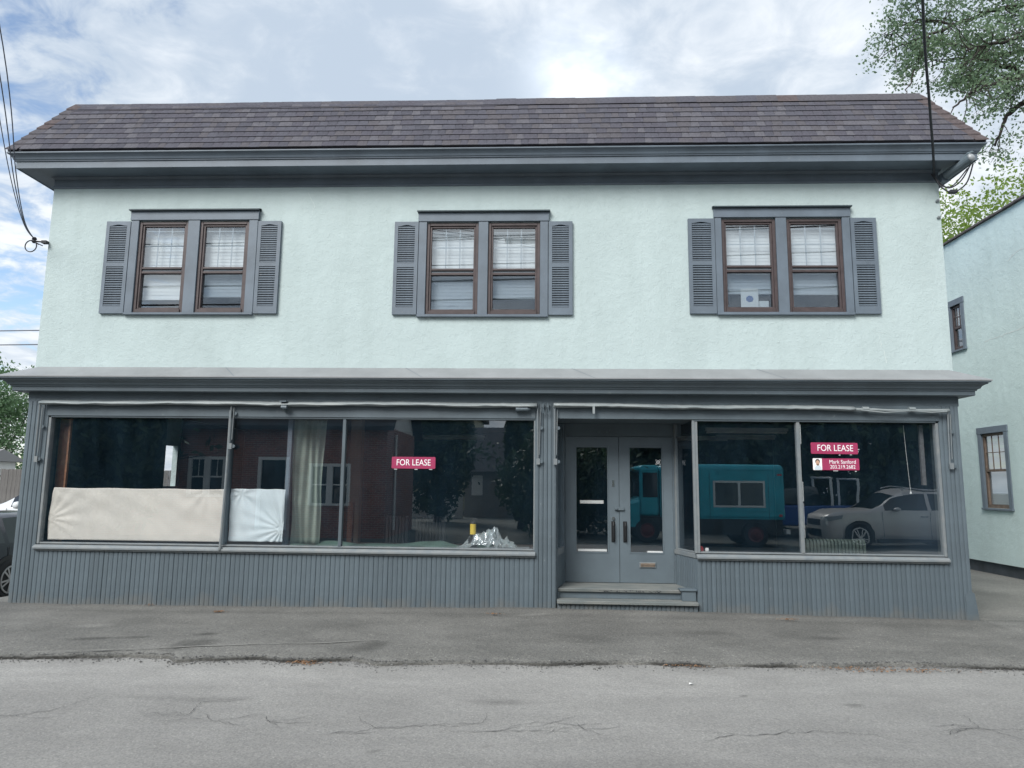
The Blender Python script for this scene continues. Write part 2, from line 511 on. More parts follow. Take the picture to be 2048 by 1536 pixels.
class MB:
    def __init__(s):
        s.v, s.f, s.mi = [], [], []
        s.cur = 0

    def add(s, vs, fs):
        o = len(s.v)
        s.v += [tuple(p) for p in vs]
        s.f += [tuple(i + o for i in f) for f in fs]
        s.mi += [s.cur] * len(fs)
        return s

    def box(s, x0, x1, y0, y1, z0, z1):
        return s.add([(x0, y0, z0), (x1, y0, z0), (x1, y1, z0), (x0, y1, z0), (x0, y0, z1), (x1, y0, z1), (x1, y1, z1), (x0, y1, z1)],
                     [(0, 3, 2, 1), (4, 5, 6, 7), (0, 1, 5, 4), (1, 2, 6, 5), (2, 3, 7, 6), (3, 0, 4, 7)])

    def prism(s, poly, a, b, axis="x"):
        """extrude polygon (list of 2-tuples) from a to b along an axis: x -> (y,z), y -> (x,z), z -> (x,y)"""
        n = len(poly)
        mk = {"x": lambda p, t: (t, p[0], p[1]), "y": lambda p, t: (p[0], t, p[1]), "z": lambda p, t: (p[0], p[1], t)}[axis]
        vs = [mk(p, a) for p in poly] + [mk(p, b) for p in poly]
        fs = [(i, (i + 1) % n, n + (i + 1) % n, n + i) for i in range(n)] + [tuple(range(n))[::-1], tuple(range(n, 2 * n))]
        return s.add(vs, fs)

    def tube(s, pts, r, n=8, caps=True):
        pts = [Vector(p) for p in pts]
        rs = r if isinstance(r, (list, tuple)) else [r] * len(pts)
        vs = []
        up = None
        for i, p in enumerate(pts):
            t = (pts[min(i + 1, len(pts) - 1)] - pts[max(i - 1, 0)])
            t = t.normalized() if t.length > 1e-9 else Vector((0, 0, 1))
            if up is None:
                up = Vector((0, 0, 1)) if abs(t.z) < 0.9 else Vector((1, 0, 0))
            a = t.cross(up)
            if a.length < 1e-5:
                a = t.cross(Vector((0.3, 1, 0.2)))
            a.normalize()
            b = a.cross(t).normalized()
            up = b
            for k in range(n):
                w = 2 * math.pi * k / n
                vs.append(p + (a * math.cos(w) + b * math.sin(w)) * rs[i])
        fs = []
        for i in range(len(pts) - 1):
            for k in range(n):
                fs.append((i * n + k, i * n + (k + 1) % n, (i + 1) * n + (k + 1) % n, (i + 1) * n + k))
        if caps:
            fs.append(tuple(range(n))[::-1])
            fs.append(tuple(range((len(pts) - 1) * n, len(pts) * n)))
        return s.add(vs, fs)

    def lathe(s, prof, c=(0, 0, 0), axis="z", n=20):
        """profile of (radius, height) turned round an axis through c"""
        vs = []
        for (r, h) in prof:
            for k in range(n):
                w = 2 * math.pi * k / n
                p = (r * math.cos(w), r * math.sin(w), h)
                if axis == "y":
                    p = (p[0], p[2], p[1])
                elif axis == "x":
                    p = (p[2], p[0], p[1])
                vs.append((p[0] + c[0], p[1] + c[1], p[2] + c[2]))
        fs = [(i * n + k, i * n + (k + 1) % n, (i + 1) * n + (k + 1) % n, (i + 1) * n + k) for i in range(len(prof) - 1) for k in range(n)]
        fs += [tuple(range(n))[::-1], tuple(range((len(prof) - 1) * n, len(prof) * n))]
        return s.add(vs, fs)

    def grid(s, P):
        """P[i][j] points"""
        ni, nj = len(P), len(P[0])
        vs = [p for row in P for p in row]
        fs = [(i * nj + j, (i + 1) * nj + j, (i + 1) * nj + j + 1, i * nj + j + 1) for i in range(ni - 1) for j in range(nj - 1)]
        return s.add(vs, fs)

    def data(s, name, mats, smooth=False):
        me = bpy.data.meshes.new(name)
        me.from_pydata(s.v, [], s.f)
        for m in (mats if isinstance(mats, (list, tuple)) else [mats]):
            me.materials.append(m)
        if any(s.mi):
            me.polygons.foreach_set("material_index", s.mi)
        bm = bmesh.new()
        bm.from_mesh(me)
        bmesh.ops.recalc_face_normals(bm, faces=bm.faces)
        bm.to_mesh(me)
        bm.free()
        if smooth:
            me.polygons.foreach_set("use_smooth", [True] * len(me.polygons))
        me.update()
        return me

    def build(s, name, mats, parent=None, smooth=False, bevel=0.0):
        o = link(name, s.data(name, mats, smooth), parent)
        if bevel:
            md = o.modifiers.new("bevel", "BEVEL")
            md.width = bevel
            md.segments = 1
            md.limit_method = "ANGLE"
            md.angle_limit = R(50)
        return o


def link(name, data, parent=None, loc=None):
    o = bpy.data.objects.new(name, data)
    COL.objects.link(o)
    if parent is not None:
        o.parent = parent
    if loc is not None:
        o.location = loc
    return o


def tag(o, label=None, cat=None, group=None, kind=None):
    for k, v in (("label", label), ("category", cat), ("group", group), ("kind", kind)):
        if v:
            o[k] = v
    return o


def thing(name, label, cat, loc=(0, 0, 0), rz=0.0, group=None):
    o = link(name, None, None, loc)
    o.rotation_euler = (0, 0, rz)
    o.empty_display_size = 0.2
    return tag(o, label, cat, group)


def local(parent, o):
    """geometry was written in world coordinates under an unrotated root: take the root's place off again"""
    o.location = Vector(o.location) - parent.location
    return o


def sweep(mb, prof, xl, xr, yf, yb):
    """sweep a closed profile [(outward offset, z)] round left, front and right sides with mitred corners"""
    n = len(prof)
    vs = []
    for corner in ((xl, yb, -1, 0), (xl, yf, -1, -1), (xr, yf, 1, -1), (xr, yb, 1, 0)):
        for (o, z) in prof:
            vs.append((corner[0] + corner[2] * o, corner[1] + corner[3] * o, z))
    fs = []
    for k in range(3):
        for i in range(n):
            fs.append((k * n + i, k * n + (i + 1) % n, (k + 1) * n + (i + 1) % n, (k + 1) * n + i))
    fs += [tuple(range(n)), tuple(range(3 * n, 4 * n))[::-1]]
    return mb.add(vs, fs)


def holed_wall(mb, x0, x1, z0, z1, y0, y1, holes, axis="x"):
    """wall slab between y0 and y1 with rectangular holes (a0,a1,z0,z1); axis 'y' swaps the roles of x and y"""
    xs = sorted({x0, x1, *[h[0] for h in holes], *[h[1] for h in holes]})
    zs = sorted({z0, z1, *[h[2] for h in holes], *[h[3] for h in holes]})
    xs = [x for x in xs if x0 <= x <= x1]
    zs = [z for z in zs if z0 <= z <= z1]

    def solid(i, j):
        if i < 0 or j < 0 or i >= len(xs) - 1 or j >= len(zs) - 1:
            return False
        cx, cz = (xs[i] + xs[i + 1]) / 2, (zs[j] + zs[j + 1]) / 2
        return not any(h[0] < cx < h[1] and h[2] < cz < h[3] for h in holes)
    P = (lambda a, b, c: (a, b, c)) if axis == "x" else (lambda a, b, c: (b, a, c))
    for i in range(len(xs) - 1):
        for j in range(len(zs) - 1):
            if not solid(i, j):
                continue
            a, b, c, d = xs[i], xs[i + 1], zs[j], zs[j + 1]
            mb.add([P(a, y0, c), P(b, y0, c), P(b, y0, d), P(a, y0, d)], [(0, 1, 2, 3)])
            mb.add([P(a, y1, c), P(b, y1, c), P(b, y1, d), P(a, y1, d)], [(3, 2, 1, 0)])
            for di, dj, q in ((-1, 0, [(a, c), (a, d)]), (1, 0, [(b, c), (b, d)]), (0, -1, [(a, c), (b, c)]), (0, 1, [(a, d), (b, d)])):
                if not solid(i + di, j + dj):
                    (p0, q0), (p1, q1) = q
                    mb.add([P(p0, y0, q0), P(p1, y0, q1), P(p1, y1, q1), P(p0, y1, q0)], [(0, 1, 2, 3)])
    return mb


def np_mesh(name, V, Q, mats, tone=None, smooth=False):
    me = bpy.data.meshes.new(name)
    me.from_pydata(V.tolist() if hasattr(V, "tolist") else V, [], Q.tolist() if hasattr(Q, "tolist") else Q)
    for m in (mats if isinstance(mats, (list, tuple)) else [mats]):
        me.materials.append(m)
    if tone is not None:
        a = me.color_attributes.new("tone", "FLOAT_COLOR", "POINT")
        c = np.ones((len(V), 4), np.float32)
        c[:, :3] = tone
        a.data.foreach_set("color", c.ravel())
    if smooth:
        me.polygons.foreach_set("use_smooth", [True] * len(me.polygons))
    return me


def vnoise(x, y, s, seed):
    """cheap smooth value noise on arrays"""
    r = np.random.default_rng(seed).random((64, 64))
    u, v = x * s, y * s
    i, j = np.floor(u).astype(int), np.floor(v).astype(int)
    a, b = u - i, v - j
    a, b = a * a * (3 - 2 * a), b * b * (3 - 2 * b)
    g = lambda p, q: r[p % 64, q % 64]
    return (g(i, j) * (1 - a) + g(i + 1, j) * a) * (1 - b) + (g(i, j + 1) * (1 - a) + g(i + 1, j + 1) * a) * b


# ------------------------------------------------------------------ ground
mb = MB()
mb.grid([[(x, y, -0.75) for y in (-400, -60, 60, 400)] for x in (-400, -60, 60, 400)])
tag(mb.build("ground", M_GRND), kind="structure")
mb = MB()
mb.grid([[(x, y, -0.17) for y in (-70, -40, -11.0)] for x in (-80, -40, 0, 40, 80)])
tag(mb.build("opposite_lot", M_GRND), kind="structure")

EDX = [-60, -12, -8, -5.16, -4.65, -4.12, -3.6, -3.47, -2.72, -2.48, -1.84, -1.51, -0.87, 0.08, 1.04, 2.08, 2.94, 3.48, 3.92, 4.6, 6, 9, 12, 60]
EDY = [-3.4, -3.1, -2.88, -2.74, -2.69, -2.6, -2.56, -2.71, -2.54, -2.64, -2.54, -2.69, -2.56, -2.53, -2.41, -2.44, -2.38, -2.24, -2.3, -2.31, -2.25, -2.1, -2.0, -1.5]
fine_x = np.arange(-9, 9.001, 0.03)
WX = np.concatenate([[-60, -40, -25, -16, -12, -10], fine_x, [10, 12, 16, 25, 40, 60]])


def edge_y(x):
    x = np.asarray(x, float)
    return np.interp(x, EDX, EDY) + 0.05 * (vnoise(x, x * 0 + 3, 3.1, 1) - .5) + 0.035 * (vnoise(x, x * 0, 11, 2) - .5) + 0.02 * (vnoise(x, x * 0, 29, 3) - .5)


def rise(x):
    return 0.06 * np.exp(-((x - 0.6) / 3.2) ** 2)


def blob(X, Y, cx, cy, rx, ry, amp, ang=0.0):
    c, s = math.cos(ang), math.sin(ang)
    u, v = (X - cx) * c + (Y - cy) * s, -(X - cx) * s + (Y - cy) * c
    d = np.sqrt((u / rx) ** 2 + (v / ry) ** 2) + 0.5 * (vnoise(X, Y, 14, 8) - .5)
    return 1 + (amp - 1) * np.clip(1.35 - d, 0, 1) ** 0.8


t = np.concatenate([[0], np.linspace(0, 1, 58) ** 1.15])
X = np.repeat(WX[:, None], len(t) + 5, 1)
ey = edge_y(WX)[:, None]
Yn = ey + (0.35 - ey) * t[None, :]
Yn = np.concatenate([Yn, np.full((len(WX), 1), 1.2), np.full((len(WX), 1), 3.6), np.full((len(WX), 1), 7.6), np.full((len(WX), 1), 16.0), np.full((len(WX), 1), 60.0)], 1)
d = Yn - ey
near = np.clip(1 + Yn / 2.4, 0, 1)
Z = rise(X) * near ** 1.5 - 0.03 * np.exp(-d / 0.12) + 0.012 * (vnoise(X, Yn, 2.2, 4) - .5) + 0.008 * (vnoise(X, Yn, 8, 5) - .5) * np.clip(2.0 - d, 0, 1) + 0.012 * (vnoise(X, Yn, 24, 6) - .5) * np.exp(-d / 0.25)
Z[:, 0] = -0.10
Yn[:, 0] -= 0.02
Z[:, -5:] = np.minimum(Z[:, -5:], 0.02)
sst = lambda v: np.clip(v, 0, 1) ** 2 * (3 - 2 * np.clip(v, 0, 1))
Z -= 0.47 * sst((-7.35 - X) / 1.7) * sst((Yn + 0.9) / 3.0) * (1 - 0.75 * sst((Yn - 3.6) / 4))          # the yard at left falls away
T = 0.93 + 0.22 * (vnoise(X, Yn, 0.8, 11) - .5) + 0.16 * (vnoise(X, Yn * 2.5, 2.1, 12) - .5)
T *= 1 - 0.22 * np.exp(-np.clip(-Yn - 0.02, 0, 9) / 0.10) * (Yn < 0.05)      # darker band along the wall's foot
T *= 1 - 0.16 * np.exp(-((Yn + 0.42 + 0.05 * (vnoise(X, Yn, 1.5, 20) - .5)) / 0.12) ** 2)
T *= 1 + 0.25 * np.exp(-d / 0.16) * (vnoise(X, Yn, 4, 13) - .25)
T *= 1 - 0.8 * np.exp(-(d / 0.026) ** 2) * np.clip(1.9 * vnoise(X, X * 0, 2.3, 18) - .1, 0, 1)
for b in ((-4.7, -2.02, .22, .06, .55, .25), (-4.33, -1.95, .16, .05, .6, .2), (-3.64, -1.72, .10, .06, .5, .3), (-3.58, -2.2, .17, .28, .55, -.5), (-1.74, -2.1, .14, .22, .62, -.4),
          (-5.15, -1.35, .22, .09, 1.45, .1), (1.3, -1.9, .6, .3, 1.12, 0), (1.9, -1.2, .35, .1, .8, .1), (3.2, -1.3, .25, .08, .7, 0), (-0.13, -.4, .16, .05, 1.6, .3), (0.4, -1.5, .5, .3, .88, .3), (-2.2, -1.0, .8, .25, .9, .2)):
    T *= blob(X, Yn, *b)
T *= np.where(X > 5.6, np.where(Yn > -0.6, 1.22, 1.08), 1.0)
T = np.clip(T, 0.25, 2.2)
nj = X.shape[1]
idx = np.arange(X.size).reshape(X.shape)
Q = np.stack([idx[:-1, :-1], idx[1:, :-1], idx[1:, 1:], idx[:-1, 1:]], -1).reshape(-1, 4)
me = np_mesh("sidewalk", np.stack([X, Yn, Z], -1).reshape(-1, 3), Q, M_WALK, T.reshape(-1, 1) * np.array([1.0, 1.0, 0.985]))
tag(link("sidewalk", me), kind="structure")

RX = np.concatenate([[-80, -40, -20, -12], np.arange(-9, 9.001, 0.06), [12, 20, 40, 80]])
RY = np.concatenate([[-11.2, -10, -8.5, -7, -6], np.arange(-5.6, -1.2, 0.045), [0]])
X, Yn = np.meshgrid(RX, RY, indexing="ij")
Z = -0.05 - 0.010 * np.clip(-Yn - 2.6, 0, 9) + 0.006 * (vnoise(X, Yn, 1.2, 14) - .5)
de = edge_y(X) - Yn
T = 1.0 + 0.16 * (vnoise(X, Yn * 2, 0.6, 15) - .5) + 0.12 * (vnoise(X, Yn * 3, 2.5, 16) - .5)
T *= 1 + 0.16 * np.exp(-((de - 0.45) / 0.35) ** 2) * (0.4 + vnoise(X, Yn, 2, 17))
T *= 1 - 0.22 * np.exp(-np.abs(de) / 0.04) * vnoise(X, Yn, 3.3, 19) * 1.6
for b in ((-0.32, -3.68, .24, .07, .72, .1), (-2.63, -3.77, .28, .05, .78, .1), (2.48, -3.54, .07, .04, .6, 0), (-3.1, -3.75, .3, .05, .85, 0), (1.0, -3.3, .8, .15, 1.1, 0), (-3.5, -3.3, 1.0, .12, 1.08, 0),
          (0.0, -4.9, 1.5, .12, .9, .05), (2.3, -4.7, .9, .1, .92, -.05), (-0.35, -4.6, .02, .015, .5, 0), (-1.1, -4.75, .03, .02, .4, 0), (1.7, -3.35, .03, .02, .45, 0)):
    T *= blob(X, Yn, *b)
idx = np.arange(X.size).reshape(X.shape)
Q = np.stack([idx[:-1, :-1], idx[1:, :-1], idx[1:, 1:], idx[:-1, 1:]], -1).reshape(-1, 4)
me = np_mesh("road", np.stack([X, Yn, Z], -1).reshape(-1, 3), Q, M_ROAD, np.clip(T, .2, 2).reshape(-1, 1) * np.array([1.0, 1.0, 1.0]))
tag(link("road", me), kind="structure")


def road_z(x, y):
    return -0.05 - 0.010 * max(0, -y - 2.6)


CR = [[(-4.6, -4.35), (-3.86, -4.26), (-3.66, -4.13), (-3.53, -3.73)], [(-2.92, -4.19), (-2.61, -4.16), (-2.66, -3.86), (-2.3, -3.7)], [(-2.51, -4.1), (-2.4, -4.26), (-2.1, -4.35)],
      [(-2.06, -4.12), (-2.0, -4.23), (-1.82, -4.38)], [(-1.35, -4.12), (-1.17, -4.33), (-0.8, -4.25), (-0.42, -4.16), (-0.42, -3.94)], [(-0.71, -4.35), (-0.5, -4.35), (-0.22, -4.31), (0.28, -4.3)],
      [(-0.1, -4.25), (0.1, -4.12), (0.29, -3.94)], [(0.25, -4.11), (0.28, -4.22), (0.43, -4.36)], [(1.06, -4.21), (1.46, -4.29), (1.98, -4.16), (2.34, -4.22), (2.55, -4.35)],
      [(3.23, -3.72), (3.19, -4.0), (3.4, -4.3)], [(-1.5, -4.5), (-1.44, -4.45), (-1.27, -4.36)], [(2.9, -3.9), (3.2, -4.05), (3.7, -4.0)]]
for pl in list(CR):
    for _ in range(2):
        p = random.choice(pl[1:-1]) if len(pl) > 2 else pl[0]
        a = random.uniform(-.5, .5) + random.choice((0, math.pi))
        CR.append([p, (p[0] + .16 * math.cos(a), p[1] + .12 * math.sin(a)), (p[0] + .36 * math.cos(a + .2), p[1] + .28 * math.sin(a + .4))])
mb = MB()
for pl in CR:
    pts = []
    for a, b in zip(pl[:-1], pl[1:]):
        L = math.dist(a, b)
        k = max(2, int(L / 0.035))
        for i in range(k):
            f_ = i / k
            pts.append((a[0] + (b[0] - a[0]) * f_ + random.gauss(0, .008), a[1] + (b[1] - a[1]) * f_ + random.gauss(0, .010)))
    pts.append(pl[-1])
    row0, row1 = [], []
    for i, p in enumerate(pts):
        q, r_ = pts[min(i + 1, len(pts) - 1)], pts[max(i - 1, 0)]
        dx, dy = q[0] - r_[0], q[1] - r_[1]
        l = math.hypot(dx, dy) or 1
        w = random.uniform(.0008, .0032) * (0.35 + 0.65 * math.sin(math.pi * i / (len(pts) - 1)))
        z = road_z(*p) + 0.006
        row0.append((p[0] - dy / l * w, p[1] + dx / l * w, z))
        row1.append((p[0] + dy / l * w, p[1] - dx / l * w, z))
    mb.grid([row0, row1])
tag(mb.build("road_cracks", M_CRACK), kind="stuff", label="thin dark branching cracks across the grey road")

# pale seam along the left of the asphalt footway
mb = MB()
sx = np.linspace(-4.9, -1.73, 90)
sy = np.interp(sx, [-4.9, -4.78, -4.31, -3.66, -2.88, -2.28, -1.73], [-2.68, -2.65, -2.54, -2.36, -2.13, -2.05, -1.86])
sy = sy + 0.012 * (vnoise(sx, sx, 5, 31) - .5)
w = 0.012 * (0.25 + vnoise(sx, sx, 7, 32))
zz = lambda x, y: 0.060 * math.exp(-((x - .6) / 3.2) ** 2) * max(0, 1 + y / 2.4) ** 1.5 + 0.011
mb.grid([[(sx[i], sy[i] - w[i], zz(sx[i], sy[i])) for i in range(90)], [(sx[i], sy[i] + w[i], zz(sx[i], sy[i])) for i in range(90)]])
tag(mb.build("asphalt_seam", M_SEAM), kind="structure")

# gravel along the broken edge, and litter
OCT = [(1, 0, 0), (-1, 0, 0), (0, 1, 0), (0, -1, 0), (0, 0, 1), (0, 0, -1)]
OCF = [(0, 2, 4), (2, 1, 4), (1, 3, 4), (3, 0, 4), (2, 0, 5), (1, 2, 5), (3, 1, 5), (0, 3, 5)]
mb = MB()
for i in range(2600):
    x = random.uniform(-7, 7)
    if i % 3 == 0:
        x = random.choice((random.gauss(-3.6, .9), random.gauss(3.4, .6), random.gauss(-1.9, .6)))
    y = float(edge_y(x)) - abs(random.gauss(0, .10)) + 0.05
    s = random.uniform(.003, .011) * (1.6 if random.random() < .06 else 1)
    z = road_z(x, y) + s * .5 + (0.035 if y > float(edge_y(x)) else 0.0)
    mb.add([(x + p[0] * s * random.uniform(.6, 1.2), y + p[1] * s * random.uniform(.6, 1.2), z + p[2] * s * .7) for p in OCT], OCF)
for i in range(700):
    x, y = random.uniform(-7, 7), random.uniform(-2.3, -0.05)
    s = random.uniform(.002, .006)
    z = float(rise(np.array(x))) * max(0, 1 + y / 2.4) ** 1.5 + s * .3 + .003
    mb.add([(x + p[0] * s, y + p[1] * s * random.uniform(.6, 1.2), z + p[2] * s * .7) for p in OCT], OCF)
tag(mb.build("gravel", M_STONE), kind="stuff", label="loose grit along the broken edge of the asphalt footway")


def litter(cx, cy, rx, ry, n, z0, label):
    mb = MB()
    for i in range(n):
        x, y = cx + random.gauss(0, rx), cy + random.gauss(0, ry)
        s = random.uniform(.006, .018)
        a = random.uniform(0, 6.28)
        c, q = math.cos(a) * s, math.sin(a) * s
        z = z0 + random.uniform(.002, .016)
        mb.add([(x + c, y + q, z), (x - q * .5, y + c * .5, z + random.uniform(0, .008)), (x - c, y - q, z), (x + q * .5, y - c * .5, z + random.uniform(0, .008))], [(0, 1, 2, 3)])
    return tag(mb.build("leaf_litter", M_LITTER), label=label, kind="stuff")


litter(-4.1, -.42, .05, .025, 60, .005, "small clump of dry brown leaves on the footway near the left shop window")
litter(-.57, -.47, .06, .015, 35, .05, "thin smear of dry brown leaves on the footway left of the steps")
litter(3.04, -.4, .06, .02, 60, .035, "clump of dry brown leaves on the footway below the right shop window")
litter(-2.23, -2.66, .09, .03, 120, -.045, "brown leaves caught against the broken kerb edge at left")
litter(3.2, -2.46, .32, .04, 200, -.045, "long drift of brown leaves along the kerb edge at right")
litter(1.39, -2.48, .1, .02, 50, -.045, "sparse brown leaves at the kerb edge before the steps")
litter(-5.2, -.05, .04, .02, 20, .012, "few brown leaves against the planks at far left")
mb = MB()
for k in range(3):
    mb.add([(1.28 + k * .01, -3.08, -.046), (1.305 + k * .008, -3.09 + k * .005, -.038), (1.315, -3.06, -.045), (1.29, -3.055, -.037)], [(0, 1, 2, 3)])
tag(mb.build("paper_scrap", M_PAPER), "crumpled white paper scrap lying on the road", "litter")

# ------------------------------------------------------------------ main building
XL, XR = -7.2, 5.505
B = thing("shop_building", "two storey mint stucco shop building with grey trim and brown mansard roof", "building")
YB = 9.0
# upper openings
W = [dict(x=(-5.965, -4.10), s=((-5.85, -5.122), (-4.95, -4.227)), z0=3.985, sz=(4.02, 5.37), hz=5.385, top=5.55, bl=(4.26, 4.30)),
     dict(x=(-1.765, 0.068), s=((-1.652, -0.915), (-0.778, -0.044)), z0=3.955, sz=(3.995, 5.328), hz=5.342, top=5.505, bl=(4.10, 4.27)),
     dict(x=(2.395, 4.245), s=((2.484, 3.232), (3.378, 4.14)), z0=3.985, sz=(4.028, 5.365), hz=5.38, top=5.545, bl=(4.34, 4.33))]
holes = [(a, b, w["sz"][0], w["sz"][1]) for w in W for a, b in w["s"]]
mb = MB()
holed_wall(mb, XL, XR, 3.10, 6.10, 0.06, 0.24, holes)
mb.build("wall", M_MINT, B)
mb = MB()
mb.box(XR - .18, XR, 0.241, YB, 0, 6.9)
holed_wall(mb, 0.241, YB, 0.0, 6.9, XL, XL + .10, [(3.56, 4.0, 1.55, 2.32)], axis="y")
mb.box(XL + .1, XR - .18, YB - .2, YB, 0, 6.9)
mb.build("wall", M_MINT, B)
mb = MB()
mb.box(XL + .11, XR - .19, 0.25, YB - .21, 2.86, 3.08)
mb.box(XL + .11, XR - .19, 0.25, YB - .21, 6.1, 6.2)
mb.box(XL + .11, XR - .19, 1.2, 1.3, 3.081, 6.09)       # partition closing the upstairs front rooms
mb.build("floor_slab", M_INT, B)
mb = MB()
mb.box(XL + .105, XR - .185, 0.78, YB - .205, 0.10, 0.30)
mb.box(XL + .105, .10, .11, .779, .10, .30)
mb.box(2.10, XR - .185, .11, .779, .10, .30)
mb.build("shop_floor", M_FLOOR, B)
mb = MB()
mb.box(XL + .105, XL + .125, .3, 3.5, .301, 2.85)
mb.box(XL + .105, XL + .125, 4.06, 7.0, .301, 2.85)
mb.box(XR - .205, XR - .185, .3, 7.0, .301, 2.85)
mb.box(XL + .13, XR - .21, 7.0, 7.1, .301, 2.85)
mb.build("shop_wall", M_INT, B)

# upper windows


def upper_window(w):
    mb = MB()
    x0, x1 = w["x"]
    (a0, a1), (b0, b1) = w["s"]
    z0, z1 = w["sz"]
    hz = w["hz"]
    for a, b in ((x0, a0), (a1, b0), (b1, x1)):
        mb.box(a, b, 0.02, 0.058, z0 - .004, hz)
    mb.box(x0 - .012, x1 + .012, 0.010, 0.0585, hz, w["top"] - .03)
    mb.box(x0 + .0, x1 + .0, 0.005, 0.0585, w["z0"], z0 - .004)
    win = mb.build("window", M_TRIM, B, bevel=.004)
    mb = MB()
    n = 26
    top = [(x0 - .026 + (x1 - x0 + .052) * i / n, random.uniform(-.003, .006)) for i in range(n + 1)]
    for (xa, ja), (xb, jb) in zip(top[:-1], top[1:]):
        mb.add([(xa, -.028, w["top"] - .029), (xb, -.028, w["top"] - .029), (xb, .0588, w["top"] - .029), (xa, .0588, w["top"] - .029),
                (xa, -.028, w["top"] - .012), (xb, -.028, w["top"] - .012), (xb, .0588, w["top"] + .012 + jb), (xa, .0588, w["top"] + .012 + ja)],
               [(0, 3, 2, 1), (4, 5, 6, 7), (0, 1, 5, 4), (2, 3, 7, 6)])
    mb.build("drip_cap", mat("dark_drip_cap", (0.035, 0.055, 0.065), .6), win)
    for k, (a, b) in enumerate(w["s"]):
        h = z1 - z0
        mr = z0 + h * .44        # meeting rail
        # storm frame
        mb = MB()
        t_ = .042
        mb.box(a, a + t_, .045, .105, z0, z1)
        mb.box(b - t_, b, .045, .105, z0, z1)
        mb.box(a + t_, b - t_, .045, .105, z1 - t_, z1)
        mb.box(a + t_, b - t_, .030, .105, z0, z0 + .05)
        s2 = .028
        a2, b2, c2, d2 = a + t_, b - t_, z0 + .05, z1 - t_
        mb.box(a2, a2 + s2, .062, .115, c2, d2)
        mb.box(b2 - s2, b2, .062, .115, c2, d2)
        mb.box(a2 + s2, b2 - s2, .062, .115, d2 - s2, d2)
        mb.box(a2 + s2, b2 - s2, .058, .115, mr + .052, mr + .082)
        mb.box(a2 + s2, b2 - s2, .064, .125, mr - .012, mr + .022)
        mb.box(a2 + s2, b2 - s2, .062, .125, c2, c2 + s2)
        mb.build("sash", M_SASH, win, bevel=.004)
        mb = MB()
        mb.box(a2 + s2, b2 - s2, .085, .112, mr + .0222, mr + .0518)
        mb.build("meeting_rail", M_MUNT, win)
        gx0, gx1 = a2 + s2, b2 - s2
        gz0, gz1 = mr + .082, d2 - s2
        mb = MB()
        for f_ in (1 / 3, 2 / 3):
            xx = gx0 + (gx1 - gx0) * f_
            mb.box(xx - .008, xx + .008, .094, .100, gz0, gz1)
        zz_ = gz0 + (gz1 - gz0) * .53
        zt = gz1 - .06
        xs = [gx0, gx0 + (gx1 - gx0) / 3, gx0 + (gx1 - gx0) * 2 / 3, gx1]
        for q in range(3):
            xa = xs[q] + (.0081 if q else 0)
            xb = xs[q + 1] - (.0081 if q < 2 else 0)
            mb.box(xa, xb, .094, .100, zz_ - .008, zz_ + .008)
            mb.box(xa, xb, .094, .100, zt - .005, zt + .005)
        mb.build("muntin", M_MUNT, win)
        mb = MB()
        mb.box(gx0 - .004, gx1 + .004, .086, .089, gz0 - .004, gz1 + .004)
        mb.build("pane", M_GLASSU, win)
        mb = MB()
        mb.box(gx0 - .004, gx1 + .004, .104, .107, c2 + s2 - .004, mr - .008)
        mb.build("pane", M_GLASSU, win)
        if not (k == 0 and w is W[0]):
            mb = MB()
            mb.box(gx0 + .001, gx1 - .001, .0795, .0805, c2 + s2, mr - .0125)
            mb.build("insect_screen", M_SCREEN, win)
        # slatted blind behind the glass
        zb = w["bl"][k]
        nsl = int((z1 - .05 - zb) / .05)
        mb = MB()
        for q in range(nsl):
            z = zb + q * .05
            mb.add([(a + .04, .175, z), (b - .04, .175, z), (b - .04, .180, z + .053), (a + .04, .180, z + .053)], [(0, 1, 2, 3)])
        mb.box(a + .04, b - .04, .168, .19, zb - .022, zb - .002)
        mb.build("blind", M_BLIND, win)
    return win


for w in W:
    upper_window(w)

# shutters: frames with cathedral top rail and separate slats
slat_me = None


